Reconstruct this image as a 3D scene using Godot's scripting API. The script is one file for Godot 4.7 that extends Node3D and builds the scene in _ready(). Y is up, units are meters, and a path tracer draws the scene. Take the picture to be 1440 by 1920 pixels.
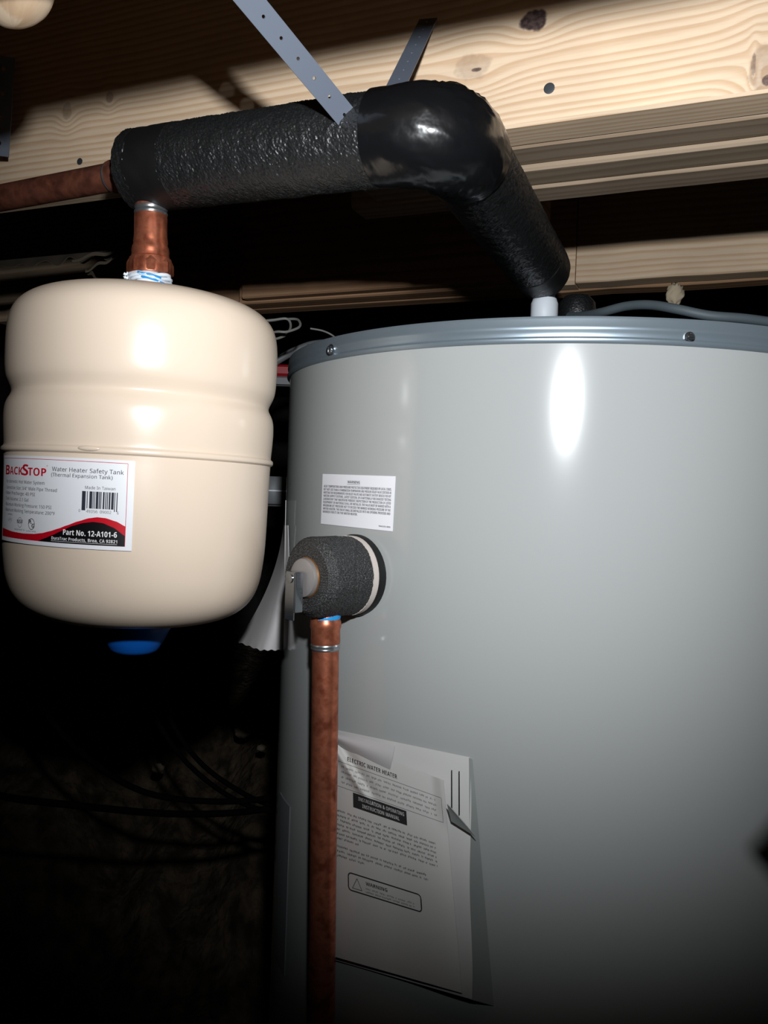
extends Node3D
# Basement corner: thermal expansion tank and electric water heater under built-up floor beams, lit by one hand torch.
# Lengths in metres. "Camera frame" below: x right, h above the lens, z forward. World = (x, EYE + h, -z).

const EYE := 1.14
const FOCAL := 1600.0
const PITCH := -0.018
const ROLL := 0.0343
const JOIST_TURN := 0.40
const HEATER_C := Vector2(0.1796, 0.886)
const HEATER_R := 0.28
const RIM := 0.1144
const TANK_C := Vector2(-0.193, 0.676)
const TANK_R := 0.1016

var used := {}
var M := {}
var cam_r: Vector3
var cam_u: Vector3
var cam_f: Vector3
var rng := RandomNumberGenerator.new()


# ---------------------------------------------------------------- frames
func W(x: float, h: float, z: float) -> Vector3:
	return Vector3(x, EYE + h, -z)

func ray(px: float, py: float) -> Vector3:      # camera frame x, h, z
	return cam_r * ((px - 720.0) / FOCAL) + cam_u * (-(py - 960.0) / FOCAL) + cam_f

func at(px: float, py: float, z: float) -> Vector3:
	var r := ray(px, py)
	r *= z / r.z
	return W(r.x, r.y, r.z)

func on_heater(px: float, py: float, off: float) -> Vector3:   # point on the heater jacket, raised by off
	var r := ray(px, py)
	var rr := HEATER_R + off
	var a := r.x * r.x + r.z * r.z
	var b := r.x * HEATER_C.x + r.z * HEATER_C.y
	var c := HEATER_C.length_squared() - rr * rr
	var q := b * b - a * c
	var t := (b - sqrt(maxf(q, 0.0))) / a
	return W(r.x * t, r.y * t, r.z * t)

func on_joist(px: float, py: float, perp: float) -> Vector2:   # (s along the joist, h) on the plane at that distance
	var r := ray(px, py)
	var n := Vector3(sin(JOIST_TURN), 0, cos(JOIST_TURN))
	var d := Vector3(cos(JOIST_TURN), 0, -sin(JOIST_TURN))
	r *= perp / r.dot(n)
	return Vector2(r.dot(d), r.y)

func J(s: float, h: float, perp: float) -> Vector3:            # joist frame to world
	return W(s * cos(JOIST_TURN) + perp * sin(JOIST_TURN), h, -s * sin(JOIST_TURN) + perp * cos(JOIST_TURN))


# ---------------------------------------------------------------- nodes
func numbered(called: String) -> String:
	if not used.has(called):
		used[called] = 0
		return called
	used[called] += 1
	return "%s_%03d" % [called, used[called]]

func thing(called: String, label: String, category: String, where := Vector3.ZERO, group := "") -> Node3D:
	var o := Node3D.new()
	o.name = numbered(called)
	o.position = where
	add_child(o, true)
	o.set_meta("label", label)
	o.set_meta("category", category)
	if group != "":
		o.set_meta("group", group)
	return o

func part(called: String, mesh: Mesh, m: Material, parent: Node3D, label := "") -> MeshInstance3D:
	var o := MeshInstance3D.new()
	o.name = called
	o.mesh = mesh
	o.material_override = m
	# meshes are computed in world coordinates; parts sit under a thing that stands at its base
	var p: Node = parent
	var shift := Vector3.ZERO
	while p is Node3D and p != self:
		shift += p.position
		p = p.get_parent()
	o.position = -shift
	if parent is MeshInstance3D:
		o.position = Vector3.ZERO
	parent.add_child(o, true)
	if label != "":
		o.set_meta("label", label)
	return o

func single(called: String, mesh: Mesh, m: Material, label: String, category: String) -> MeshInstance3D:
	var o := MeshInstance3D.new()
	o.name = numbered(called)
	o.mesh = mesh
	o.material_override = m
	add_child(o, true)
	o.set_meta("label", label)
	o.set_meta("category", category)
	return o

func setting(called: String, mesh: Mesh, m: Material) -> MeshInstance3D:
	var o := MeshInstance3D.new()
	o.name = numbered(called)
	o.mesh = mesh
	o.material_override = m
	add_child(o, true)
	o.set_meta("kind", "structure")
	return o


# ---------------------------------------------------------------- mesh builder
class Build:
	var v := PackedVector3Array()
	var uv := PackedVector2Array()
	var g := PackedInt32Array()
	var group := 1
	var first := 0

	func tri(a: Vector3, b: Vector3, c: Vector3, ua := Vector2.ZERO, ub := Vector2.ZERO, uc := Vector2.ZERO, smooth := -1) -> void:
		v.append_array([a, b, c])
		uv.append_array([ua, ub, uc])
		g.append_array([smooth, smooth, smooth])

	func quad(a: Vector3, b: Vector3, c: Vector3, d: Vector3, ua := Vector2.ZERO, ub := Vector2.ZERO, uc := Vector2.ZERO, ud := Vector2.ZERO, smooth := -1) -> void:
		tri(a, b, c, ua, ub, uc, smooth)
		tri(a, c, d, ua, uc, ud, smooth)

	# turns everything added since the last seal() so that a closed shape faces outwards
	func seal() -> void:
		var mid := Vector3.ZERO
		for i in range(first, v.size()):
			mid += v[i]
		mid /= maxf(1.0, v.size() - first)
		var vol := 0.0
		for i in range(first, v.size(), 3):
			vol += (v[i] - mid).dot((v[i + 1] - mid).cross(v[i + 2] - mid))
		if vol > 0.0:
			for i in range(first, v.size(), 3):
				var t := v[i + 1]; v[i + 1] = v[i + 2]; v[i + 2] = t
				var w := uv[i + 1]; uv[i + 1] = uv[i + 2]; uv[i + 2] = w
				var k := g[i + 1]; g[i + 1] = g[i + 2]; g[i + 2] = k
		first = v.size()

	func commit() -> ArrayMesh:
		var st := SurfaceTool.new()
		st.begin(Mesh.PRIMITIVE_TRIANGLES)
		for i in v.size():
			st.set_smooth_group(g[i] if g[i] >= 0 else 0xFFFFFFFF)
			st.set_uv(uv[i])
			st.add_vertex(v[i])
		st.generate_normals()
		return st.commit()


func lathe(b: Build, prof: Array, segs: int, xf: Transform3D, twist := 0.0) -> void:
	var run := 0.0
	for i in prof.size() - 1:
		var p: Vector2 = prof[i]
		var q: Vector2 = prof[i + 1]
		if i > 0:
			var o: Vector2 = prof[i - 1]
			if absf((p - o).angle_to(q - p)) > 0.7:
				b.group += 1
		var len := p.distance_to(q)
		for k in segs:
			var a0 := TAU * k / segs + twist
			var a1 := TAU * (k + 1) / segs + twist
			var A := xf * Vector3(p.x * sin(a0), p.y, p.x * cos(a0))
			var B := xf * Vector3(p.x * sin(a1), p.y, p.x * cos(a1))
			var C := xf * Vector3(q.x * sin(a1), q.y, q.x * cos(a1))
			var D := xf * Vector3(q.x * sin(a0), q.y, q.x * cos(a0))
			var sg := b.group if segs > 10 else -1
			var u0 := float(k) / segs
			var u1 := float(k + 1) / segs
			if p.x > 1e-7:
				b.tri(A, B, C if q.x > 1e-7 else D, Vector2(u0, run), Vector2(u1, run), Vector2(u1, run + len), sg)
			if q.x > 1e-7:
				b.tri(A, C, D, Vector2(u0, run), Vector2(u1, run + len), Vector2(u0, run + len), sg)
		run += len
	b.group += 1
	b.seal()

func lathe_mesh(prof: Array, segs: int, xf: Transform3D) -> ArrayMesh:
	var b := Build.new()
	lathe(b, prof, segs, xf)
	return b.commit()

func frame(origin: Vector3, axis: Vector3) -> Transform3D:      # y along axis
	var y := axis.normalized()
	var x := y.cross(Vector3.BACK if absf(y.z) < 0.9 else Vector3.UP).normalized()
	return Transform3D(Basis(x, y, x.cross(y)), origin)

func smooth_path(pts: Array, per := 8) -> PackedVector3Array:
	var out := PackedVector3Array()
	for i in pts.size() - 1:
		var p0: Vector3 = pts[maxi(i - 1, 0)]
		var p1: Vector3 = pts[i]
		var p2: Vector3 = pts[i + 1]
		var p3: Vector3 = pts[mini(i + 2, pts.size() - 1)]
		for k in per:
			out.append(p1.cubic_interpolate(p2, p0, p3, float(k) / per))
	out.append(pts[-1])
	return out

# swept tube; radius may be a float or a Callable(length, angle) -> radius
func tube(b: Build, path: PackedVector3Array, radius: Variant, segs: int, inner := 0.0, round_end := false) -> void:
	var n := path.size()
	var rings := []
	var up := Vector3.UP
	var run := 0.0
	var runs := []
	for i in n:
		var t := (path[mini(i + 1, n - 1)] - path[maxi(i - 1, 0)]).normalized()
		if i == 0 and absf(t.y) > 0.9:
			up = Vector3.FORWARD
		up = (up - t * up.dot(t)).normalized()
		var side := t.cross(up)
		if i > 0:
			run += path[i].distance_to(path[i - 1])
		runs.append(run)
		var ring := PackedVector3Array()
		for k in segs:
			var a := TAU * k / segs
			var r: float = radius.call(run, a) if radius is Callable else radius
			ring.append(path[i] + (up * cos(a) + side * sin(a)) * r)
		rings.append(ring)
	for i in n - 1:
		for k in segs:
			var k1 := (k + 1) % segs
			var u0 := float(k) / segs
			var u1 := float(k + 1) / segs
			b.quad(rings[i][k], rings[i][k1], rings[i + 1][k1], rings[i + 1][k], Vector2(u0, runs[i]), Vector2(u1, runs[i]), Vector2(u1, runs[i + 1]), Vector2(u0, runs[i + 1]), b.group)
	for e in [0, n - 1]:
		var c := path[e]
		var t2 := (path[1] - path[0]).normalized() * -1.0 if e == 0 else (path[n - 1] - path[n - 2]).normalized()
		var bulge: float = (rings[e][0].distance_to(c)) * (0.7 if round_end else 0.06)
		var mids := PackedVector3Array()
		for k in segs:
			mids.append(c.lerp(rings[e][k], 0.72 if round_end else 0.93) + t2 * bulge)
		for k in segs:
			var k1 := (k + 1) % segs
			var x := [rings[e][k], rings[e][k1], mids[k1], mids[k]]
			if e == 0:
				x.reverse()
			b.quad(x[0], x[1], x[2], x[3], Vector2(0, 0), Vector2(0.02, 0), Vector2(0.02, 0.01), Vector2(0, 0.01), b.group + (0 if round_end else 1))
			var tip := c + t2 * bulge * (1.35 if round_end else 1.0)
			if e == 0:
				b.tri(mids[k], tip, mids[k1], Vector2(0, 0), Vector2(0.01, 0.01), Vector2(0.02, 0), b.group + (0 if round_end else 2))
			else:
				b.tri(mids[k], mids[k1], tip, Vector2(0, 0), Vector2(0.02, 0), Vector2(0.01, 0.01), b.group + (0 if round_end else 2))
	b.group += 3
	b.seal()

func tube_mesh(path: PackedVector3Array, radius: Variant, segs: int, round_end := false) -> ArrayMesh:
	var b := Build.new()
	tube(b, path, radius, segs, 0.0, round_end)
	return b.commit()

func pipe_mesh(a: Vector3, c: Vector3, r: float, segs := 28) -> ArrayMesh:
	var p := PackedVector3Array()
	for i in 9:
		p.append(a.lerp(c, i / 8.0))
	return tube_mesh(p, r, segs)

# sheet with thickness; f(u, v) -> world point, facing the camera side given by toward
func sheet(b: Build, f: Callable, nu: int, nv: int, thick: float, toward: Vector3) -> void:
	var P := []
	for j in nv + 1:
		var row := PackedVector3Array()
		for i in nu + 1:
			row.append(f.call(float(i) / nu, float(j) / nv))
		P.append(row)
	var Q := []
	for j in nv + 1:
		var row := PackedVector3Array()
		for i in nu + 1:
			var du: Vector3 = P[j][mini(i + 1, nu)] - P[j][maxi(i - 1, 0)]
			var dv: Vector3 = P[mini(j + 1, nv)][i] - P[maxi(j - 1, 0)][i]
			var nn := du.cross(dv).normalized()
			if nn.dot(toward) < 0.0:
				nn = -nn
			row.append(P[j][i] - nn * thick)
		Q.append(row)
	var s := b.group
	b.group += 3
	for j in nv:
		for i in nu:
			var u := [Vector2(float(i) / nu, float(j) / nv), Vector2(float(i + 1) / nu, float(j) / nv), Vector2(float(i + 1) / nu, float(j + 1) / nv), Vector2(float(i) / nu, float(j + 1) / nv)]
			b.quad(P[j][i], P[j][i + 1], P[j + 1][i + 1], P[j + 1][i], u[0], u[1], u[2], u[3], s)
			b.quad(Q[j][i], Q[j + 1][i], Q[j + 1][i + 1], Q[j][i + 1], u[0], u[3], u[2], u[1], s + 1)
	for i in nu:
		b.quad(P[0][i + 1], P[0][i], Q[0][i], Q[0][i + 1])
		b.quad(P[nv][i], P[nv][i + 1], Q[nv][i + 1], Q[nv][i])
	for j in nv:
		b.quad(P[j][0], P[j + 1][0], Q[j + 1][0], Q[j][0])
		b.quad(P[j + 1][nu], P[j][nu], Q[j][nu], Q[j + 1][nu])
	b.seal()

func sheet_mesh(f: Callable, nu: int, nv: int, thick: float, toward: Vector3) -> ArrayMesh:
	var b := Build.new()
	sheet(b, f, nu, nv, thick, toward)
	return b.commit()

# board in the joist frame: s0..s1 along, perp p0..p1, height h0..h1, eased edges; UV = (s, height) scaled
func board(b: Build, s0: float, s1: float, p0: float, p1: float, h0: float, h1: float, ease := 0.0025, uvs := Vector2(0.8, 4.0), uvo := Vector2.ZERO, wav := 0.0) -> void:
	var e := ease
	var sec := [Vector2(p0, h0 + e), Vector2(p0, h1 - e), Vector2(p0 + e, h1), Vector2(p1 - e, h1), Vector2(p1, h1 - e), Vector2(p1, h0 + e), Vector2(p1 - e, h0), Vector2(p0 + e, h0)]
	var n := 40 if wav > 0.0 else 1
	var run := [0.0]
	for i in 8:
		run.append(run[i] + sec[i].distance_to(sec[(i + 1) % 8]))
	var noise := FastNoiseLite.new()
	noise.seed = int(s0 * 1000.0 + p0 * 977.0)
	noise.frequency = 3.0
	for k in n:
		var sa := lerpf(s0, s1, float(k) / n)
		var sb := lerpf(s0, s1, float(k + 1) / n)
		var wa := noise.get_noise_1d(sa * 4.0) * wav
		var wb := noise.get_noise_1d(sb * 4.0) * wav
		for i in 8:
			var a: Vector2 = sec[i]
			var c: Vector2 = sec[(i + 1) % 8]
			var low_a := wa if a.y < h0 + e * 2 else 0.0
			var low_b := wb if a.y < h0 + e * 2 else 0.0
			var low_c := wa if c.y < h0 + e * 2 else 0.0
			var low_d := wb if c.y < h0 + e * 2 else 0.0
			var va: float = (a.y - h0 if i == 0 else run[i] + 0.3)
			var vc: float = (c.y - h0 if i == 0 else run[i + 1] + 0.3)
			b.quad(J(sa, a.y + low_a, a.x), J(sb, a.y + low_b, a.x), J(sb, c.y + low_d, c.x), J(sa, c.y + low_c, c.x), Vector2((sa - s0) * uvs.x, -va * uvs.y) + uvo, Vector2((sb - s0) * uvs.x, -va * uvs.y) + uvo, Vector2((sb - s0) * uvs.x, -vc * uvs.y) + uvo, Vector2((sa - s0) * uvs.x, -vc * uvs.y) + uvo)
	for i in range(1, 7):
		for q in [[s0, true], [s1, false]]:
			var A := J(q[0], sec[0].y, sec[0].x)
			var B := J(q[0], sec[i].y, sec[i].x)
			var C := J(q[0], sec[i + 1].y, sec[i + 1].x)
			var ua := Vector2(sec[0].x * 3.0, sec[0].y * 3.0)
			var ub := Vector2(sec[i].x * 3.0, sec[i].y * 3.0)
			var uc := Vector2(sec[i + 1].x * 3.0, sec[i + 1].y * 3.0)
			if q[1]:
				b.tri(A, C, B, ua, uc, ub)
			else:
				b.tri(A, B, C, ua, ub, uc)
	b.seal()

func board_mesh(s0: float, s1: float, p0: float, p1: float, h0: float, h1: float, ease := 0.0025, uvs := Vector2(0.8, 4.0), uvo := Vector2.ZERO, wav := 0.0) -> ArrayMesh:
	var b := Build.new()
	board(b, s0, s1, p0, p1, h0, h1, ease, uvs, uvo, wav)
	return b.commit()

# chamfered box in any frame: size, centred
func block(b: Build, xf: Transform3D, size: Vector3, c: float) -> void:
	var h := size / 2.0
	var ring := func(y: float, inset: float) -> Array:
		var x := h.x - inset
		var z := h.z - inset
		var k := c
		return [Vector3(-x + k, y, -z), Vector3(x - k, y, -z), Vector3(x, y, -z + k), Vector3(x, y, z - k), Vector3(x - k, y, z), Vector3(-x + k, y, z), Vector3(-x, y, z - k), Vector3(-x, y, -z + k)]
	var rings := [ring.call(-h.y, c), ring.call(-h.y + c, 0.0), ring.call(h.y - c, 0.0), ring.call(h.y, c)]
	for i in 3:
		for k in 8:
			var k1 := (k + 1) % 8
			b.quad(xf * rings[i][k], xf * rings[i][k1], xf * rings[i + 1][k1], xf * rings[i + 1][k], Vector2(k / 8.0, i / 3.0), Vector2((k + 1) / 8.0, i / 3.0), Vector2((k + 1) / 8.0, (i + 1) / 3.0), Vector2(k / 8.0, (i + 1) / 3.0))
	for e in [0, 3]:
		for k in range(1, 7):
			if e == 0:
				b.tri(xf * rings[e][0], xf * rings[e][k + 1], xf * rings[e][k])
			else:
				b.tri(xf * rings[e][0], xf * rings[e][k], xf * rings[e][k + 1])
	b.seal()

func block_mesh(xf: Transform3D, size: Vector3, c: float) -> ArrayMesh:
	var b := Build.new()
	block(b, xf, size, c)
	return b.commit()

# punched strap from a to c; face is the direction its flat side looks; holes every pitch
func strap_mesh(a: Vector3, c: Vector3, face: Vector3, width: float, thick: float, pitch: float, hole: float) -> ArrayMesh:
	var b := Build.new()
	var y := (c - a).normalized()
	var x := y.cross(face).normalized()
	var z := x.cross(y).normalized()
	var L := a.distance_to(c)
	var cells := int(L / pitch)
	var step := L / cells
	var hw := width / 2.0
	for i in cells:
		var y0 := step * i
		var mid := y0 + step / 2.0
		var outer := []
		var inner := []
		for k in 16:
			var an := TAU * (k + 0.5) / 16
			var d := Vector2(cos(an), sin(an))
			var s := minf(hw / maxf(absf(d.x), 1e-5), (step / 2.0) / maxf(absf(d.y), 1e-5))
			var o := d * s
			# snap the four nearest to the corners
			if k % 4 == 1 or k % 4 == 2:
				if absf(absf(o.x) - hw) < 1e-6 and absf(o.y) > step * 0.3 or absf(absf(o.y) - step / 2.0) < 1e-6 and absf(o.x) > hw * 0.55:
					o = Vector2(signf(o.x) * hw, signf(o.y) * step / 2.0)
			outer.append(o)
			inner.append(Vector2(d.x * hole, d.y * hole * 1.25))
		var pt := func(p: Vector2, side: float) -> Vector3:
			return a + x * p.x + y * (mid + p.y) + z * (thick * 0.5 * side)
		for k in 16:
			var k1 := (k + 1) % 16
			for side in [1.0, -1.0]:
				var q := [pt.call(outer[k], side), pt.call(outer[k1], side), pt.call(inner[k1], side), pt.call(inner[k], side)]
				if side > 0:
					b.quad(q[3], q[2], q[1], q[0], Vector2(0.1, 0.1), Vector2(0.2, 0.1), Vector2(0.2, 0.2), Vector2(0.1, 0.2))
				else:
					b.quad(q[0], q[1], q[2], q[3], Vector2(0.1, 0.1), Vector2(0.2, 0.1), Vector2(0.2, 0.2), Vector2(0.1, 0.2))
			b.quad(pt.call(inner[k], 1.0), pt.call(inner[k1], 1.0), pt.call(inner[k1], -1.0), pt.call(inner[k], -1.0))
			var edge: bool = absf(absf(outer[k].x) - hw) < 1e-6 and absf(absf(outer[k1].x) - hw) < 1e-6
			var ends: bool = (i == 0 and outer[k].y < -step * 0.499 and outer[k1].y < -step * 0.499) or (i == cells - 1 and outer[k].y > step * 0.499 and outer[k1].y > step * 0.499)
			if edge or ends:
				b.quad(pt.call(outer[k1], 1.0), pt.call(outer[k], 1.0), pt.call(outer[k], -1.0), pt.call(outer[k1], -1.0))
	b.seal()
	return b.commit()


# ---------------------------------------------------------------- textures
func tex(w: int, h: int, f: Callable) -> ImageTexture:
	var d := PackedByteArray()
	d.resize(w * h * 3)
	var i := 0
	for y in h:
		for x in w:
			var c: Color = f.call(x, y)
			d[i] = int(clampf(c.r, 0, 1) * 255.0)
			d[i + 1] = int(clampf(c.g, 0, 1) * 255.0)
			d[i + 2] = int(clampf(c.b, 0, 1) * 255.0)
			i += 3
	return ImageTexture.create_from_image(Image.create_from_data(w, h, false, Image.FORMAT_RGB8, d))

# sawn softwood; size in metres, knots = [centre s, centre h, radius s, radius h, darkness]
func wood(w: int, h: int, size: Vector2, sd: int, knots: Array, pale: Color, dark: Color, rings: float) -> ImageTexture:
	var lo := FastNoiseLite.new()
	lo.seed = sd
	lo.frequency = 1.0
	var fib := FastNoiseLite.new()
	fib.seed = sd + 7
	fib.frequency = 1.0
	return tex(w, h, func(x: int, y: int) -> Color:
		var s := float(x) / w * size.x
		var v := (1.0 - float(y) / h) * size.y
		var vv := v
		var kn := 0.0
		var kt := 0.0
		for k in knots:
			var ds: float = (s - k[0]) / k[2]
			var dv: float = (v - k[1]) / k[3]
			var d2 := ds * ds + dv * dv
			var e := exp(-d2 * 0.22)
			vv += (k[1] - v) * e * 0.75 + k[3] * e * 0.5
			if d2 < 1.6:
				var q := sqrt(d2) + fib.get_noise_2d(s * 70.0, v * 70.0) * 0.3
				kn = maxf(kn, smoothstep(1.12, 0.8, q) * k[4])
				kt = q + fib.get_noise_2d(s * 60.0, v * 60.0) * 0.3
		var t := (vv + lo.get_noise_2d(s * 0.8, vv * 2.0) * 0.010 + lo.get_noise_2d(s * 3.0, vv * 12.0 + 50.0) * 0.0011) * rings
		t += lo.get_noise_1d(vv * 30.0) * 0.6
		var fr := t - floorf(t)
		var line := smoothstep(0.25, 0.86, fr) * (1.0 - smoothstep(0.9, 1.0, fr))
		var f := fib.get_noise_2d(s * 30.0, v * 900.0) * 0.5 + fib.get_noise_2d(s * 9.0, v * 260.0) * 0.5
		var c := pale.lerp(dark, clampf(line * 0.55 + f * 0.2 + 0.06, 0.0, 1.0))
		c = c * (1.0 + lo.get_noise_2d(s * 5.0 + 90.0, v * 9.0) * 0.07)
		if kn > 0.0:
			var kc := Color(0.40, 0.33, 0.31).lerp(Color(0.27, 0.215, 0.21), clampf(0.5 + fib.get_noise_2d(s * 160.0, v * 200.0) * 1.6 + 0.25 * sin(kt * 9.0), 0.0, 1.0))
			c = c.lerp(kc, kn)
		return c)

# flat lettering: the glyph triangles of a TextMesh, filled into an image
var fonts := {}

func glyph_tris(text: String, bold: bool) -> PackedVector3Array:
	var key := "bold" if bold else "plain"
	if not fonts.has(key):
		var f := SystemFont.new()
		f.font_names = PackedStringArray(["Droid Sans"])
		f.font_weight = 700 if bold else 400
		fonts[key] = f
	var t := TextMesh.new()
	t.font = fonts[key]
	t.text = text
	t.font_size = 64
	t.pixel_size = 1.0
	t.depth = 0.0
	t.curve_step = 2.0
	t.width = 100000.0
	t.horizontal_alignment = HORIZONTAL_ALIGNMENT_LEFT
	t.vertical_alignment = VERTICAL_ALIGNMENT_TOP
	var out := PackedVector3Array()
	for si in t.get_surface_count():
		var a := t.surface_get_arrays(si)
		var vs: PackedVector3Array = a[Mesh.ARRAY_VERTEX]
		if a[Mesh.ARRAY_INDEX] != null and a[Mesh.ARRAY_INDEX].size() > 0:
			for k in a[Mesh.ARRAY_INDEX]:
				out.append(vs[k])
		else:
			out.append_array(vs)
	return out

# text from x0 to x1 with its capitals base - cap .. base; a width of zero keeps the font's own
func write(im: Image, text: String, x0: float, x1: float, base: float, cap: float, c: Color, bold := false) -> void:
	var t := glyph_tris(text, bold)
	if t.is_empty():
		return
	var lo := Vector3(1e9, 1e9, 0)
	var hi := -lo
	for p in t:
		lo = lo.min(p)
		hi = hi.max(p)
	var caps := glyph_tris("H", bold)
	var y0 := 1e9
	var y1 := -1e9
	for p in caps:
		y0 = minf(y0, p.y)
		y1 = maxf(y1, p.y)
	var sy := cap / (y1 - y0)
	var sx := (x1 - x0) / (hi.x - lo.x) if x1 > x0 else sy
	var line := y0
	for i in range(0, t.size(), 3):
		var q := PackedVector2Array()
		for k in 3:
			q.append(Vector2(x0 + (t[i + k].x - lo.x) * sx, base - (t[i + k].y - line) * sy))
		fill_tri(im, q[0], q[1], q[2], c)

func fill_tri(im: Image, a: Vector2, b: Vector2, c: Vector2, col: Color) -> void:
	var x0 := maxi(0, int(floor(minf(a.x, minf(b.x, c.x)))))
	var x1 := mini(im.get_width() - 1, int(ceil(maxf(a.x, maxf(b.x, c.x)))))
	var y0 := maxi(0, int(floor(minf(a.y, minf(b.y, c.y)))))
	var y1 := mini(im.get_height() - 1, int(ceil(maxf(a.y, maxf(b.y, c.y)))))
	var area := (b - a).cross(c - a)
	if absf(area) < 1e-9:
		return
	for y in range(y0, y1 + 1):
		for x in range(x0, x1 + 1):
			var p := Vector2(x + 0.5, y + 0.5)
			var w0 := (b - a).cross(p - a) / area
			var w1 := (c - b).cross(p - b) / area
			var w2 := (a - c).cross(p - c) / area
			if w0 >= 0.0 and w1 >= 0.0 and w2 >= 0.0:
				im.set_pixel(x, y, col)

func stroke(im: Image, pts: Array, wide: float, col: Color) -> void:
	for i in pts.size() - 1:
		var a: Vector2 = pts[i]
		var b: Vector2 = pts[i + 1]
		var n := (b - a).orthogonal().normalized() * wide / 2.0
		fill_tri(im, a - n, a + n, b + n, col)
		fill_tri(im, a - n, b + n, b - n, col)

func ellipse(im: Image, c: Vector2, r: Vector2, wide: float, col: Color) -> void:
	var pts := []
	for k in 33:
		pts.append(c + Vector2(cos(TAU * k / 32), sin(TAU * k / 32)) * r)
	stroke(im, pts, wide, col)


# print of the expansion tank's label, laid out in a frame of 1 x 1
func tank_label() -> ImageTexture:
	var w := 1536
	var h := 704
	var im := Image.create(w, h, false, Image.FORMAT_RGB8)
	im.fill(Color(0.93, 0.935, 0.95))
	var red := Color(0.78, 0.05, 0.13)
	var black := Color(0.055, 0.05, 0.06)
	var grey := Color(0.2, 0.21, 0.23)
	var U := func(px: float) -> float:
		var phi := asin(clampf((px - 262.0) / 259.0, -0.999, 0.999))
		return (phi + 1.361) / (1.361 - 0.047) * w
	var V := func(px: float, py: float) -> float:
		return (py - (851.0 + 0.044 * px)) / (157.0 + 0.05 * px) * h
	# curves of the two swooshes, at pixel columns
	var top := [Vector2(3, 983), Vector2(15, 988), Vector2(30, 992), Vector2(50, 994.5), Vector2(70, 995), Vector2(85, 993.5), Vector2(100, 990), Vector2(115, 985.5), Vector2(130, 980), Vector2(150, 973), Vector2(170, 967.5), Vector2(185, 966), Vector2(200, 968), Vector2(220, 975), Vector2(240, 985)]
	var dark := [Vector2(55, 1015), Vector2(75, 1009), Vector2(90, 1003), Vector2(105, 997), Vector2(120, 990), Vector2(140, 981), Vector2(160, 976), Vector2(178, 974.5), Vector2(195, 977), Vector2(215, 986), Vector2(240, 1003)]
	var base_v: float = 0.955 * h
	var right: float = 0.962 * w
	for pair in [[top, red], [dark, black]]:
		var curve: Array = pair[0]
		var uvp := []
		for p in curve:
			uvp.append(Vector2(minf(U.call(p.x), right), V.call(p.x, p.y)))
		var k := 0
		for x in w:
			if x < uvp[0].x and pair[1] == black or x > right or x < 0.012 * w:
				continue
			while k < uvp.size() - 2 and x > uvp[k + 1].x:
				k += 1
			var t := clampf((x - uvp[k].x) / maxf(uvp[k + 1].x - uvp[k].x, 1.0), 0.0, 1.0)
			var y := lerpf(uvp[k].y, uvp[k + 1].y, smoothstep(0.0, 1.0, t) * 0.25 + t * 0.75)
			if y < base_v:
				im.fill_rect(Rect2i(x, int(y), 1, int(base_v - y)), pair[1])
	stroke(im, [Vector2(0.012 * w, 0.032 * h), Vector2(right, 0.032 * h), Vector2(right, base_v)], 4.0, red)
	var row := func(text: String, a: float, b: float, v: float, cap: float, c: Color, bold: bool) -> void:
		write(im, text, U.call(a), U.call(b), v * h, cap * h, c, bold)
	row.call("B", 13.0, 20.5, 0.225, 0.112, red, true)
	row.call("ACK", 21.0, 46.0, 0.22, 0.088, red, true)
	row.call("S", 45.0, 56.0, 0.222, 0.122, red, true)
	row.call("TOP", 55.5, 89.5, 0.222, 0.088, red, true)
	ellipse(im, Vector2(U.call(91.0), 0.105 * h), Vector2(5, 5), 2.0, red)
	row.call("Water Heater Safety Tank", 100.0, 230.0, 0.158, 0.047, grey, false)
	row.call("(Thermal Expansion Tank)", 99.0, 210.0, 0.218, 0.041, grey, false)
	row.call("- For domestic Hot Water System", 13.0, 87.0, 0.318, 0.037, grey, false)
	row.call("- Connection Size: 3/4\" Male Pipe Thread", 13.0, 110.0, 0.39, 0.037, grey, false)
	row.call("- Water Precharge: 40 PSI", 13.0, 70.0, 0.453, 0.037, grey, false)
	row.call("- Tank Volume: 2.1 Gal", 13.0, 58.0, 0.52, 0.037, grey, false)
	row.call("- Maximum Working Pressure: 150 PSI", 13.0, 101.0, 0.585, 0.037, grey, false)
	row.call("- Maximum Working Temperature: 200°F", 13.0, 108.0, 0.65, 0.037, grey, false)
	row.call("IAPMO", 19.0, 28.0, 0.695, 0.022, grey, false)
	ellipse(im, Vector2(U.call(24.0), 0.745 * h), Vector2(24, 24), 2.5, Color(0.6, 0.6, 0.62))
	row.call("UPC", 20.0, 28.0, 0.76, 0.03, Color(0.5, 0.5, 0.52), false)
	ellipse(im, Vector2(U.call(43.0), 0.765 * h), Vector2(33, 40), 3.0, grey)
	row.call("NSF", 37.5, 48.5, 0.775, 0.042, grey, true)
	ellipse(im, Vector2(U.call(65.0), 0.77 * h), Vector2(38, 43), 5.0, black)
	row.call("P", 59.5, 63.5, 0.77, 0.05, black, true)
	row.call("L", 63.2, 65.5, 0.765, 0.035, black, true)
	row.call("G", 65.5, 70.5, 0.81, 0.045, black, true)
	row.call("ANSI/NSF 61", 33.0, 53.0, 0.855, 0.016, grey, false)
	row.call("LISTED", 56.0, 74.0, 0.86, 0.016, grey, false)
	row.call("Made In Taiwan", 161.0, 216.0, 0.337, 0.034, Color(0.36, 0.36, 0.38), false)
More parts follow.
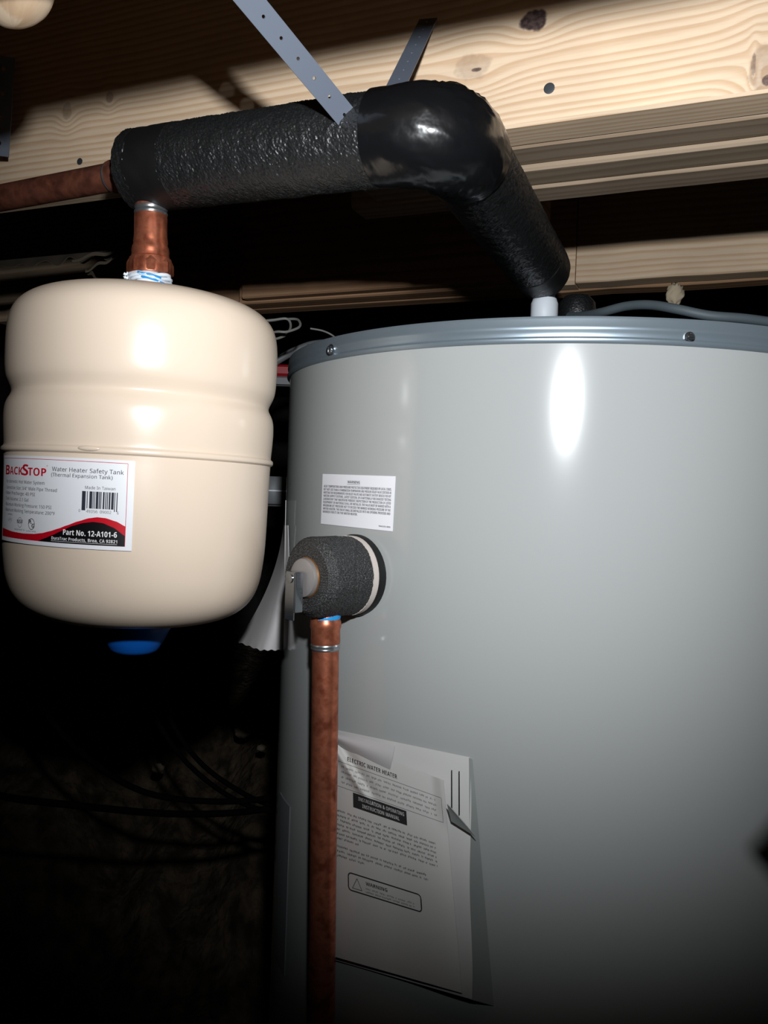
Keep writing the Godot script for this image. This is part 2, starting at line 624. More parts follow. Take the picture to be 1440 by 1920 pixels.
	var bars := [156.0, 6.8, 165.0, 1.6, 169.5, 5.2, 175.8, 1.5, 178.6, 1.5, 181.4, 4.6, 187.0, 1.8, 189.8, 1.6, 194.0, 3.0, 198.6, 1.6, 201.6, 1.6, 204.8, 3.0, 209.3, 4.6, 215.0, 1.4, 219.0, 1.6]
	for k in range(0, bars.size(), 2):
		var x0 := int(U.call(bars[k]))
		var x1 := int(U.call(bars[k] + bars[k + 1]))
		im.fill_rect(Rect2i(x0, int(0.362 * h), maxi(2, x1 - x0), int((0.575 if k < 2 or k > 24 else 0.55) * h) - int(0.362 * h)), Color(0.2, 0.21, 0.25))
	row.call("0", 151.0, 153.5, 0.595, 0.032, Color(0.36, 0.36, 0.38), false)
	row.call("49356", 164.5, 185.0, 0.598, 0.032, Color(0.36, 0.36, 0.38), false)
	row.call("09002", 189.5, 210.0, 0.598, 0.032, Color(0.36, 0.36, 0.38), false)
	row.call("6", 220.5, 223.5, 0.6, 0.032, Color(0.36, 0.36, 0.38), false)
	row.call("Part No. 12-A101-6", 124.0, 222.0, 0.858, 0.06, Color(0.97, 0.97, 0.97), true)
	row.call("DuraTrac Products, Brea, CA 92821", 103.0, 223.0, 0.922, 0.036, Color(0.9, 0.9, 0.9), true)
	stroke(im, [Vector2(U.call(102.0), 0.936 * h), Vector2(U.call(223.0), 0.936 * h)], 3.0, Color(0.9, 0.9, 0.9))
	return ImageTexture.create_from_image(im)

func warning_label() -> ImageTexture:
	var w := 1024
	var h := 680
	var im := Image.create(w, h, false, Image.FORMAT_RGB8)
	im.fill(Color(0.88, 0.88, 0.9))
	var ink := Color(0.11, 0.11, 0.16)
	write(im, "WARNING", 0.345 * w, 0.515 * w, 0.165 * h, 0.05 * h, ink, true)
	stroke(im, [Vector2(0.34 * w, 0.185 * h), Vector2(0.52 * w, 0.185 * h)], 4.0, ink)
	var lines := ["ALSO TEMPERATURE AND PRESSURE PROTECTIVE EQUIPMENT REQUIRED BY LOCAL CODES,", "BUT NOT LESS THAN A COMBINATION TEMPERATURE AND PRESSURE RELIEF VALVE CERTIFIED AS", "MEETING THE REQUIREMENTS FOR RELIEF VALVES AND AUTOMATIC SHUTOFF DEVICES FOR HOT", "WATER SUPPLY SYSTEMS, LATEST EDITION, BY A NATIONALLY RECOGNIZED TESTING", "LABORATORY THAT MAINTAINS PERIODIC INSPECTION OF THE PRODUCTION OF LISTED", "EQUIPMENT OR MATERIALS SHALL BE INSTALLED. THE VALVE MUST BE MARKED WITH A", "MAXIMUM SET PRESSURE NOT TO EXCEED THE MARKED WORKING PRESSURE OF THE", "WATER HEATER. THE VALVE SHALL BE INSTALLED INTO AN OPENING PROVIDED AND", "MARKED FOR IT ON THE WATER HEATER."]
	for i in 9:
		write(im, lines[i], 0.022 * w, (0.955 if i < 8 else 0.5) * w, (0.264 + 0.0635 * i) * h, 0.044 * h, ink, true)
	write(im, "184333-000", 0.8 * w, 0.965 * w, 0.94 * h, 0.026 * h, ink, true)
	return ImageTexture.create_from_image(im)

# words too small to read in the photograph: short ink dashes on the line
func dashes(im: Image, x0: float, x1: float, y: float, high: float, col: Color) -> void:
	var x := x0
	while x < x1:
		var l := rng.randf_range(0.5, 3.2) * high * 2.0
		var e := minf(x + l, x1)
		while x < e - high * 0.4:
			var k := rng.randf_range(0.35, 0.8) * high
			im.fill_rect(Rect2i(int(x), int(y - high * rng.randf_range(0.6, 1.0)), maxi(1, int(k * 0.55)), maxi(1, int(high * 0.85))), col)
			if rng.randf() < 0.5:
				im.fill_rect(Rect2i(int(x), int(y - high * 0.5), maxi(1, int(k)), 1), col)
			x += k
		x = e + high * 0.8

func manual_print() -> ImageTexture:
	var w := 896
	var h := 1152
	var im := Image.create(w, h, false, Image.FORMAT_RGB8)
	im.fill(Color(0.77, 0.765, 0.75))
	var ink := Color(0.13, 0.13, 0.14)
	var soft := Color(0.42, 0.42, 0.42)
	write(im, "ELECTRIC WATER HEATER", 0.22 * w, 0.62 * w, 0.075 * h, 0.02 * h, ink, true)
	stroke(im, [Vector2(0.13 * w, 0.09 * h), Vector2(0.97 * w, 0.09 * h), Vector2(0.97 * w, 0.205 * h), Vector2(0.13 * w, 0.205 * h), Vector2(0.13 * w, 0.09 * h)], 3.0, soft)
	for i in 4:
		dashes(im, 0.17 * w, 0.93 * w, (0.115 + 0.024 * i) * h, 0.011 * h, soft)
	im.fill_rect(Rect2i(int(0.26 * w), int(0.212 * h), int(0.42 * w), int(0.068 * h)), ink)
	write(im, "INSTALLATION & OPERATING", 0.3 * w, 0.66 * w, 0.24 * h, 0.017 * h, Color(0.75, 0.75, 0.73), true)
	write(im, "INSTRUCTION MANUAL", 0.33 * w, 0.62 * w, 0.268 * h, 0.017 * h, Color(0.75, 0.75, 0.73), true)
	for i in 7:
		dashes(im, 0.13 * w, (0.9 if i < 6 else 0.3) * w, (0.325 + 0.021 * i) * h, 0.011 * h, Color(0.3, 0.3, 0.3))
	for i in 3:
		dashes(im, 0.13 * w, (0.82 if i < 2 else 0.34) * w, (0.49 + 0.021 * i) * h, 0.011 * h, Color(0.3, 0.3, 0.3))
	var a := Vector2(0.21 * w, 0.59 * h)
	var b := Vector2(0.75 * w, 0.67 * h)
	var r := 20.0
	var box := []
	for q in [[Vector2(b.x - r, a.y + r), -PI / 2], [Vector2(b.x - r, b.y - r), 0.0], [Vector2(a.x + r, b.y - r), PI / 2], [Vector2(a.x + r, a.y + r), PI]]:
		for k in 5:
			box.append(q[0] + Vector2.from_angle(q[1] + PI / 2 * k / 4.0) * r)
	box.append(box[0])
	stroke(im, box, 7.0, ink)
	stroke(im, [Vector2(0.24 * w, 0.657 * h), Vector2(0.275 * w, 0.607 * h), Vector2(0.31 * w, 0.657 * h), Vector2(0.24 * w, 0.657 * h)], 3.0, ink)
	write(im, "WARNING", 0.34 * w, 0.5 * w, 0.625 * h, 0.016 * h, ink, true)
	dashes(im, 0.34 * w, 0.7 * w, 0.645 * h, 0.009 * h, soft)
	dashes(im, 0.34 * w, 0.7 * w, 0.66 * h, 0.009 * h, soft)
	return ImageTexture.create_from_image(im)

func noise_tex(sd: int, freq: float, kind: int, normal: bool, strength := 4.0, size := 512) -> NoiseTexture2D:
	var n := FastNoiseLite.new()
	n.seed = sd
	n.frequency = freq
	n.noise_type = kind
	var t := NoiseTexture2D.new()
	t.width = size
	t.height = size
	t.seamless = true
	t.noise = n
	t.as_normal_map = normal
	t.bump_strength = strength
	return t

func ramp_tex(sd: int, freq: float, cols: Array, at_: Array, size := 512) -> NoiseTexture2D:
	var t := noise_tex(sd, freq, FastNoiseLite.TYPE_SIMPLEX_SMOOTH, false, 4.0, size)
	t.noise.fractal_octaves = 5
	var g := Gradient.new()
	g.colors = PackedColorArray(cols)
	g.offsets = PackedFloat32Array(at_)
	t.color_ramp = g
	return t

func mat(called: String, c: Color, rough: float, metal := 0.0) -> StandardMaterial3D:
	var m := StandardMaterial3D.new()
	m.resource_name = called
	m.albedo_color = c
	m.roughness = rough
	m.metallic = metal
	M[called] = m
	return m

func tri(m: StandardMaterial3D, scale: float) -> void:
	m.uv1_triplanar = true
	m.uv1_scale = Vector3.ONE * scale

func materials() -> void:
	var m := mat("heater_paint", Color(0.615, 0.625, 0.62), 0.135)
	m.metallic_specular = 0.55
	m = mat("galvanized", Color(0.54, 0.59, 0.625), 0.34, 0.62)
	m = mat("tank_paint", Color(0.885, 0.81, 0.73), 0.26)
	m = mat("copper", Color(0.86, 0.54, 0.42), 0.33, 0.8)
	m.albedo_texture = ramp_tex(11, 0.012, [Color(0.72, 0.62, 0.58), Color(0.9, 0.86, 0.84), Color(1, 0.97, 0.95), Color(0.86, 0.76, 0.72)], [0.2, 0.42, 0.62, 0.85])
	tri(m, 9.0)
	m = mat("old_copper", Color(0.54, 0.37, 0.32), 0.46, 0.4)
	m.albedo_texture = ramp_tex(12, 0.014, [Color(0.62, 0.54, 0.5), Color(0.88, 0.8, 0.76), Color(1, 0.88, 0.78), Color(0.72, 0.64, 0.56)], [0.2, 0.45, 0.62, 0.85])
	tri(m, 7.0)
	mat("solder", Color(0.72, 0.73, 0.74), 0.28, 0.9)
	m = mat("foam", Color(0.13, 0.135, 0.14), 0.42)
	m.metallic_specular = 0.65
	m.normal_enabled = true
	m.normal_texture = noise_tex(21, 0.05, FastNoiseLite.TYPE_CELLULAR, true, 6.0)
	m.normal_scale = 1.0
	m.albedo_texture = ramp_tex(22, 0.12, [Color(0.5, 0.5, 0.5), Color(0.9, 0.9, 0.9), Color(1, 1, 1)], [0.3, 0.55, 0.8])
	tri(m, 14.0)
	m = mat("fine_foam", Color(0.42, 0.42, 0.42), 0.55)
	m.albedo_texture = ramp_tex(24, 0.09, [Color(0.24, 0.24, 0.24), Color(0.36, 0.36, 0.36), Color(0.4, 0.4, 0.4), Color(1.0, 1.0, 1.0)], [0.2, 0.5, 0.64, 0.7])
	m.normal_enabled = true
	m.normal_texture = noise_tex(25, 0.06, FastNoiseLite.TYPE_CELLULAR, true, 10.0)
	tri(m, 22.0)
	m = mat("tape", Color(0.06, 0.063, 0.07), 0.23)
	m.metallic_specular = 0.6
	m.normal_enabled = true
	m.normal_texture = noise_tex(31, 0.006, FastNoiseLite.TYPE_SIMPLEX, true, 5.0)
	m.normal_scale = 0.5
	tri(m, 6.0)
	m = mat("matte_tape", Color(0.05, 0.05, 0.053), 0.55)
	m = mat("strap_metal", Color(0.40, 0.43, 0.48), 0.55, 0.2)
	mat("white_sealant", Color(0.88, 0.91, 0.94), 0.5)
	mat("blue_plastic", Color(0.05, 0.36, 0.72), 0.4)
	mat("blue_tape", Color(0.1, 0.58, 0.85), 0.4)
	mat("black_rubber", Color(0.035, 0.035, 0.037), 0.55)
	m = mat("black_cable", Color(0.02, 0.02, 0.02), 0.85)
	m.metallic_specular = 0.15
	mat("grey_wire", Color(0.50, 0.50, 0.48), 0.5)
	mat("grey_cable", Color(0.27, 0.31, 0.33), 0.6)
	m = mat("paper", Color(0.70, 0.69, 0.69), 0.8)
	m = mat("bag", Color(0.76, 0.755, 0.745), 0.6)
	mat("bag_shade", Color(0.54, 0.56, 0.55), 0.6)  # darker copy of the bag colour, painting in shade on strip and flap
	mat("red_plastic", Color(0.6, 0.1, 0.13), 0.45)
	mat("grey_plastic", Color(0.45, 0.46, 0.47), 0.5)
	mat("dull_metal", Color(0.58, 0.56, 0.55), 0.45, 0.4)
	mat("chrome", Color(0.62, 0.64, 0.66), 0.16, 0.95)
	mat("ring_foam", Color(0.78, 0.74, 0.71), 0.7)
	mat("brass", Color(0.7, 0.5, 0.3), 0.35, 0.8)
	mat("nail", Color(0.36, 0.38, 0.40), 0.45, 0.7)
	m = mat("kraft", Color(0.25, 0.215, 0.17), 0.95)
	m = mat("spray_foam", Color(0.72, 0.66, 0.56), 0.9)
	m = mat("dirt", Color(0.44, 0.385, 0.32), 1.0)
	m.albedo_texture = ramp_tex(51, 0.02, [Color(0.4, 0.38, 0.36), Color(0.8, 0.78, 0.74), Color(1, 1, 1)], [0.3, 0.55, 0.8])
	m.heightmap_enabled = true
	m.heightmap_texture = noise_tex(52, 0.03, FastNoiseLite.TYPE_SIMPLEX, false)
	m.heightmap_scale = 2.0
	tri(m, 1.6)
	m = mat("stone", Color(0.5, 0.45, 0.38), 0.95)
	m = mat("concrete", Color(0.22, 0.21, 0.2), 0.95)
	m.albedo_texture = ramp_tex(53, 0.01, [Color(0.6, 0.6, 0.6), Color(1, 1, 1)], [0.3, 0.8])
	tri(m, 1.0)
	m = mat("subfloor", Color(0.4, 0.31, 0.22), 0.9)
	m.albedo_texture = ramp_tex(54, 0.01, [Color(0.7, 0.65, 0.6), Color(1, 1, 1)], [0.3, 0.8])
	tri(m, 2.0)


func _ready() -> void:
	rng.seed = 4
	# ------------------------------------------------ camera, sky, light, exposure
	cam_f = Vector3(0, sin(PITCH), cos(PITCH))
	var u0 := Vector3(0, cos(PITCH), -sin(PITCH))
	cam_r = Vector3.RIGHT * cos(ROLL) + u0 * sin(ROLL)
	cam_u = Vector3.RIGHT * -sin(ROLL) + u0 * cos(ROLL)
	var flip := func(q: Vector3) -> Vector3: return Vector3(q.x, q.y, -q.z)
	var cam := Camera3D.new()
	cam.name = "camera"
	cam.transform = Transform3D(Basis(flip.call(cam_r), flip.call(cam_u), -flip.call(cam_f)), Vector3(0, EYE, 0))
	cam.fov = rad_to_deg(2.0 * atan(960.0 / FOCAL))
	cam.near = 0.02
	cam.far = 50.0
	add_child(cam)
	cam.current = true

	var env := Environment.new()
	env.background_mode = Environment.BG_COLOR
	env.background_color = Color(0.02, 0.022, 0.028)
	env.tonemap_mode = Environment.TONE_MAPPER_LINEAR
	env.tonemap_exposure = 1.0
	env.sdfgi_enabled = true
	env.ssao_enabled = true
	env.ssil_enabled = true
	var we := WorldEnvironment.new()
	we.name = "environment"
	we.environment = env
	add_child(we)

	var torch := SpotLight3D.new()            # the photographer's light, a hand's breadth above the lens
	torch.name = "flash_light"
	torch.position = W(0.022, 0.143, 0.0)
	add_child(torch)
	torch.look_at(W(0.12, 0.17, 0.9))
	torch.light_color = Color(0.97, 0.985, 1.0)
	torch.light_energy = 0.7
	torch.spot_range = 12.0
	torch.spot_angle = 43.5
	torch.spot_attenuation = 2.0
	torch.spot_angle_attenuation = 0.9
	torch.light_size = 0.011
	torch.shadow_enabled = true

	materials()
	room()
	joists()
	heater()
	expansion_tank()
	copper_line()
	insulation()
	straps()
	relief_valve()
	manual_packet()
	small_things()


# ---------------------------------------------------------------- the setting
func slab(a: Vector3, b: Vector3) -> ArrayMesh:
	return block_mesh(Transform3D(Basis.IDENTITY, (a + b) / 2.0), (b - a).abs(), 0.004)

func room() -> void:
	var n := FastNoiseLite.new()
	n.seed = 77
	n.frequency = 1.0
	var f := func(u: float, v: float) -> Vector3:
		var x := lerpf(-2.4, 2.4, u)
		var z := lerpf(-1.6, 3.2, v)
		var bank := smoothstep(1.55, 2.5, z - 0.12 * x + n.get_noise_2d(x * 1.3, 3.0) * 0.25)
		var y := bank * 0.62 + n.get_noise_2d(x * 1.4, z * 1.4) * 0.07 + n.get_noise_2d(x * 7.0, z * 7.0) * 0.025 + n.get_noise_2d(x * 22.0, z * 22.0) * 0.008
		var near := Vector2(x, z).distance_to(HEATER_C)
		y *= smoothstep(0.3, 0.6, near)
		return Vector3(x, y, -z)
	setting("floor", sheet_mesh(f, 150, 150, 0.1, Vector3.UP), M.dirt)
	setting("wall_back", slab(Vector3(-2.5, -0.1, -3.3), Vector3(2.5, 1.9, -3.1)), M.concrete)
	setting("wall_left", slab(Vector3(-2.5, -0.1, -3.3), Vector3(-2.3, 1.9, 1.7)), M.concrete)
	setting("wall_right", slab(Vector3(2.3, -0.1, -3.3), Vector3(2.5, 1.9, 1.7)), M.concrete)
	setting("wall_front", slab(Vector3(-2.5, -0.1, 1.5), Vector3(2.5, 1.9, 1.7)), M.concrete)
	setting("ceiling", slab(Vector3(-2.5, EYE + 0.535, -3.3), Vector3(2.5, EYE + 0.56, 1.7)), M.subfloor)


func wood_mat(called: String, t: Texture2D) -> StandardMaterial3D:
	var m := mat(called, Color.WHITE, 0.78)
	m.albedo_texture = t
	m.metallic_specular = 0.3
	return m

func joists() -> void:
	var pale := Color(0.92, 0.825, 0.71)
	var dark := Color(0.78, 0.63, 0.485)
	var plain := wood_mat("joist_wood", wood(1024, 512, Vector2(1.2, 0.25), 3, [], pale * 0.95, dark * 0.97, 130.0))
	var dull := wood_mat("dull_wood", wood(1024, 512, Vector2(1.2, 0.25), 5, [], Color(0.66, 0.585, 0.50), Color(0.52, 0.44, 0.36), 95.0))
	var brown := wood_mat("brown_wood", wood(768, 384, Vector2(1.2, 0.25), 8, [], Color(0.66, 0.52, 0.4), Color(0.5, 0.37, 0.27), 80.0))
	# face of the built-up beam, its knots where the photograph has them
	var p1 := 0.6725
	var s0 := -1.5
	var s1 := 1.5
	var len := s1 - s0
	var base := 0.30
	var ks := []
	for k in [[1000.0, 38.0, 0.0115, 0.0085, 1.0], [885.0, 124.0, 0.015, 0.011, 0.16], [893.0, 130.0, 0.0042, 0.0016, 0.8], [1432.0, 130.0, 0.010, 0.018, 0.2], [1437.0, 150.0, 0.0035, 0.004, 0.8], [1412.0, 120.0, 0.0016, 0.008, 0.5], [205.0, 182.0, 0.004, 0.006, 0.3], [125.0, 208.0, 0.006, 0.009, 0.2]]:
		var q := on_joist(k[0], k[1], p1)
		ks.append([q.x + 0.8, q.y - base, k[2], k[3], k[4]])
	var face := wood_mat("beam_face_wood", wood(2048, 448, Vector2(1.6, 0.235), 14, ks, pale, dark, 150.0))
	var beam := thing("built_up_beam", "built-up pine beam of four planks with knots, brightly lit above the black insulated pipe", "beam", J(0, base, 0.74))
	# the face texture spans 1.6 m; outside it the grain simply repeats
	part("plank", board_mesh(s0, s1, p1, p1 + 0.0378, base, base + 0.235, 0.002, Vector2(1.0 / 1.6, 1.0 / 0.235), Vector2((s0 + 0.8) / 1.6, 1.0)), face, beam)
	var left := on_joist(520, 330, p1).x
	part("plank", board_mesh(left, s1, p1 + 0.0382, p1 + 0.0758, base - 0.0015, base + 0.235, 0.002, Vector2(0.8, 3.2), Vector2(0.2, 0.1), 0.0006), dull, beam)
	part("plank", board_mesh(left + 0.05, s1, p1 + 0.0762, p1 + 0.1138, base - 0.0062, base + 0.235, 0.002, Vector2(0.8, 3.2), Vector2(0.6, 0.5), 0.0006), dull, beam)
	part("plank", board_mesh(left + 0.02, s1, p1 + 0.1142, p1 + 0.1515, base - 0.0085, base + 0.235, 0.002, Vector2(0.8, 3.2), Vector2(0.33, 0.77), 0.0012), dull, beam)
	for q in [[1030.0, 166.0, 0.0052], [150.0, 303.0, 0.004]]:
		var c := on_joist(q[0], q[1], p1)
		var w := J(c.x, c.y, p1 - 0.0002)
		var out := J(c.x, c.y, p1 - 0.1) - w
		part("nail_head", lathe_mesh([Vector2(0, -0.001), Vector2(q[2] * 0.8, -0.001), Vector2(q[2] * 0.85, 0.0004), Vector2(q[2] * 0.5, 0.0007), Vector2(0, 0.0003)], 16, frame(w, out)), M.nail, beam)
	# nearest joist, just above the frame: its lower edge throws the shade across the beam
	var j0 := thing("floor_joist", "pine floor joist overhead, nearest to the lens, just above the picture", "joist", J(0, 0.25, 0.28))
	part("plank", board_mesh(-1.6, 1.2, 0.262, 0.30, 0.2452, 0.50, 0.003, Vector2(0.8, 3.2), Vector2(0.1, 0.4)), plain, j0)
	# next joist beyond the beam, doubled, its lower edge catching light under the beam
	var p2 := 1.27
	var h2 := 0.3245
	var j2 := thing("floor_joist", "pine joist behind the beam, lit only along its lower edge above the heater", "joist", J(0, h2, p2))
	var cut := on_joist(1080, 480, p2).x
	part("plank", board_mesh(cut + 0.001, 1.6, p2, p2 + 0.038, h2, h2 + 0.235, 0.002, Vector2(0.8, 3.2), Vector2(0.4, 0.2), 0.002), plain, j2)
	part("plank", board_mesh(-1.4, cut - 0.001, p2 + 0.003, p2 + 0.038, h2 - 0.001, h2 + 0.235, 0.002, Vector2(0.8, 3.2), Vector2(0.7, 0.6), 0.001), plain, j2)
	part("plank", board_mesh(-1.4, 1.6, p2 + 0.0385, p2 + 0.076, h2 - 0.0025, h2 + 0.235, 0.002, Vector2(0.8, 3.2), Vector2(0.1, 0.8), 0.002), brown, j2)
	# ledger boards dropping below the beam behind the pipe
	var a0 := on_joist(454, 552, 1.03).x
	var a1 := on_joist(1000, 530, 1.03).x
	var sill := thing("ledger_board", "stepped ledger boards lit in a thin strip between tank and heater, under the black pipe", "board", J(0, 0.26, 1.05))
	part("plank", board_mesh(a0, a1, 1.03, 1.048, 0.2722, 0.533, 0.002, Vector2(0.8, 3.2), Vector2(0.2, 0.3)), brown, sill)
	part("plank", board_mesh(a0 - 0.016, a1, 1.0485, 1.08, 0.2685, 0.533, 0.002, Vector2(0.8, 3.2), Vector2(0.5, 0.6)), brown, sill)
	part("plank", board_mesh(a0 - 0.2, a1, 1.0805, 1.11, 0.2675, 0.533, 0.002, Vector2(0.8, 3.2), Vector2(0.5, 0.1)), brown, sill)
	# a stub of wood hanging beside the nearest joist, top left
	var b := Build.new()
	var pts := []
	for k in 10:
		var t := PI / 2.0 * k / 9.0
		pts.append(Vector2(0.0175 * sin(t), 0.014 * (1.0 - cos(t))))
	pts.append(Vector2(0.0178, 0.04))
	pts.append(Vector2(0.0178, 0.075))
	pts.append(Vector2(0, 0.075))
	var o := at(26, 50, 0.48)
	lathe(b, pts, 20, Transform3D(Basis(Vector3(1.0, 0.1, 0), Vector3(0.22, 1, -0.05), Vector3(0, 0, 0.7)), o))
	single("wood_peg", b.commit(), plain, "short rounded wooden peg end hanging in the top left corner", "peg")


# ---------------------------------------------------------------- water heater
func heater() -> void:
	var c := W(HEATER_C.x, 0, HEATER_C.y)
	var xf := Transform3D(Basis.IDENTITY, c)
	var h := thing("water_heater", "tall grey cylindrical electric water heater with a shiny galvanized rim", "water heater", Vector3(c.x, 0, c.z))
	var r := HEATER_R
	var low := -EYE + 0.05
	part("jacket", lathe_mesh([Vector2(0, low), Vector2(r - 0.002, low), Vector2(r, low + 0.004), Vector2(r, -0.8), Vector2(r, -0.4), Vector2(r, -0.1), Vector2(r, RIM + 0.006), Vector2(0, RIM + 0.006)], 192, xf), M.heater_paint, h, "smooth grey painted jacket")
	part("base_ring", lathe_mesh([Vector2(0, -EYE + 0.002), Vector2(r + 0.004, -EYE + 0.002), Vector2(r + 0.004, low), Vector2(0, low)], 96, xf), M.black_rubber, h)
	var t := RIM
	var band := part("top_band", lathe_mesh([Vector2(r - 0.004, t - 0.0005), Vector2(r + 0.0016, t - 0.0005), Vector2(r + 0.0026, t + 0.0008), Vector2(r + 0.0026, t + 0.0026), Vector2(r + 0.0012, t + 0.0042), Vector2(r + 0.0012, t + 0.0075), Vector2(r + 0.0022, t + 0.0088), Vector2(r + 0.0022, t + 0.0115), Vector2(r + 0.0014, t + 0.013), Vector2(r + 0.0016, t + 0.0165), Vector2(r + 0.0008, t + 0.0186), Vector2(r - 0.003, t + 0.0195), Vector2(r - 0.008, t + 0.0185), Vector2(r - 0.008, t)], 192, xf), M.galvanized, h, "ridged galvanized metal rim band")
	part("top_pan", lathe_mesh([Vector2(0, t + 0.007), Vector2(r - 0.0075, t + 0.007), Vector2(r - 0.0075, t + 0.012), Vector2(0, t + 0.012)], 96, xf), M.galvanized, h)
	for s in [[622.0, 657.0, 0.0052], [1292.0, 633.0, 0.004]]:
		var p := on_heater(s[0], s[1], 0.0012)
		var out := Vector3(p.x - c.x, 0, p.z - c.z)
		var b := Build.new()
		var q := frame(p, out)
		lathe(b, [Vector2(0, -0.001), Vector2(s[2], -0.001), Vector2(s[2], 0.0012), Vector2(s[2] * 0.72, 0.0014), Vector2(s[2] * 0.7, 0.003), Vector2(s[2] * 0.55, 0.0036), Vector2(0, 0.0036)], 18, q)
		block(b, q * Transform3D(Basis.IDENTITY, Vector3(0, 0.0036, 0)), Vector3(s[2], 0.0012, 0.0008), 0.0002)
		part("screw", b.commit(), M.chrome, band)
	# sticker on the jacket
	var m := mat("warning_print", Color.WHITE, 0.35)
	m.albedo_texture = warning_label()
	var corner := [Vector2(605, 888.5), Vector2(741.5, 893), Vector2(736, 996.5), Vector2(601.5, 982)]
	part("warning_label", sheet_mesh(func(u: float, v: float) -> Vector3:
		var q: Vector2 = corner[0].lerp(corner[1], u).lerp(corner[3].lerp(corner[2], u), v)
		return on_heater(q.x, q.y, 0.0006), 24, 12, 0.0004, Vector3(0, 0, 1)), m, h, "white sticker headed WARNING with small dark capitals")
	# second sticker edge-on at the far left of the jacket
	var a0 := PI + 1.17
	part("side_label", sheet_mesh(func(u: float, v: float) -> Vector3:
		var a := lerpf(a0 + 0.12, a0 - 0.02, u)
		return W(HEATER_C.x + (r + 0.0006) * sin(a), lerpf(-0.285, -0.44, v), HEATER_C.y + (r + 0.0006) * cos(a)), 10, 4, 0.0004, Vector3(-1, 0, 0.5)), M.grey_plastic, h)
	# outlet: white dielectric nipple, and the capped second port behind it
	var n := at(1020, 597, 0.94)
	var nx := Transform3D(Basis.IDENTITY, Vector3(n.x, EYE, n.z))
	var b2 := Build.new()
	lathe(b2, [Vector2(0, t + 0.01), Vector2(0.0115, t + 0.01), Vector2(0.0115, 0.194), Vector2(0.0128, 0.196), Vector2(0.0148, 0.200), Vector2(0.0148, 0.217), Vector2(0.0128, 0.2225), Vector2(0.009, 0.223), Vector2(0, 0.223)], 24, nx)
	part("outlet_nipple", b2.commit(), M.white_sealant, h, "short white nipple under the black insulated leg")
	var b3 := Build.new()
	lathe(b3, [Vector2(0, 0.222), Vector2(0.0105, 0.222), Vector2(0.0112, 0.2235), Vector2(0.0112, 0.2315), Vector2(0.009, 0.245), Vector2(0, 0.245)], 24, nx)
	part("union_nut", b3.commit(), M.solder, h)
	var d := at(1082, 575, 0.99)
	part("port_collar", lathe_mesh([Vector2(0, t + 0.012), Vector2(0.022, t + 0.012), Vector2(0.0225, 0.215), Vector2(0.0205, 0.231), Vector2(0.014, 0.2385), Vector2(0, 0.2405)], 28, Transform3D(Basis.IDENTITY, Vector3(d.x, EYE, d.z))), M.foam, h, "dark rounded foam collar beside the nipple")


# ---------------------------------------------------------------- expansion tank
func tank_frame() -> Transform3D:
	var lean := Vector3(0.014, 1, 0).normalized()
	return frame(W(TANK_C.x, 0, TANK_C.y), lean)

func tank_axis(h: float) -> Vector3:
	return tank_frame() * Vector3(0, h, 0)

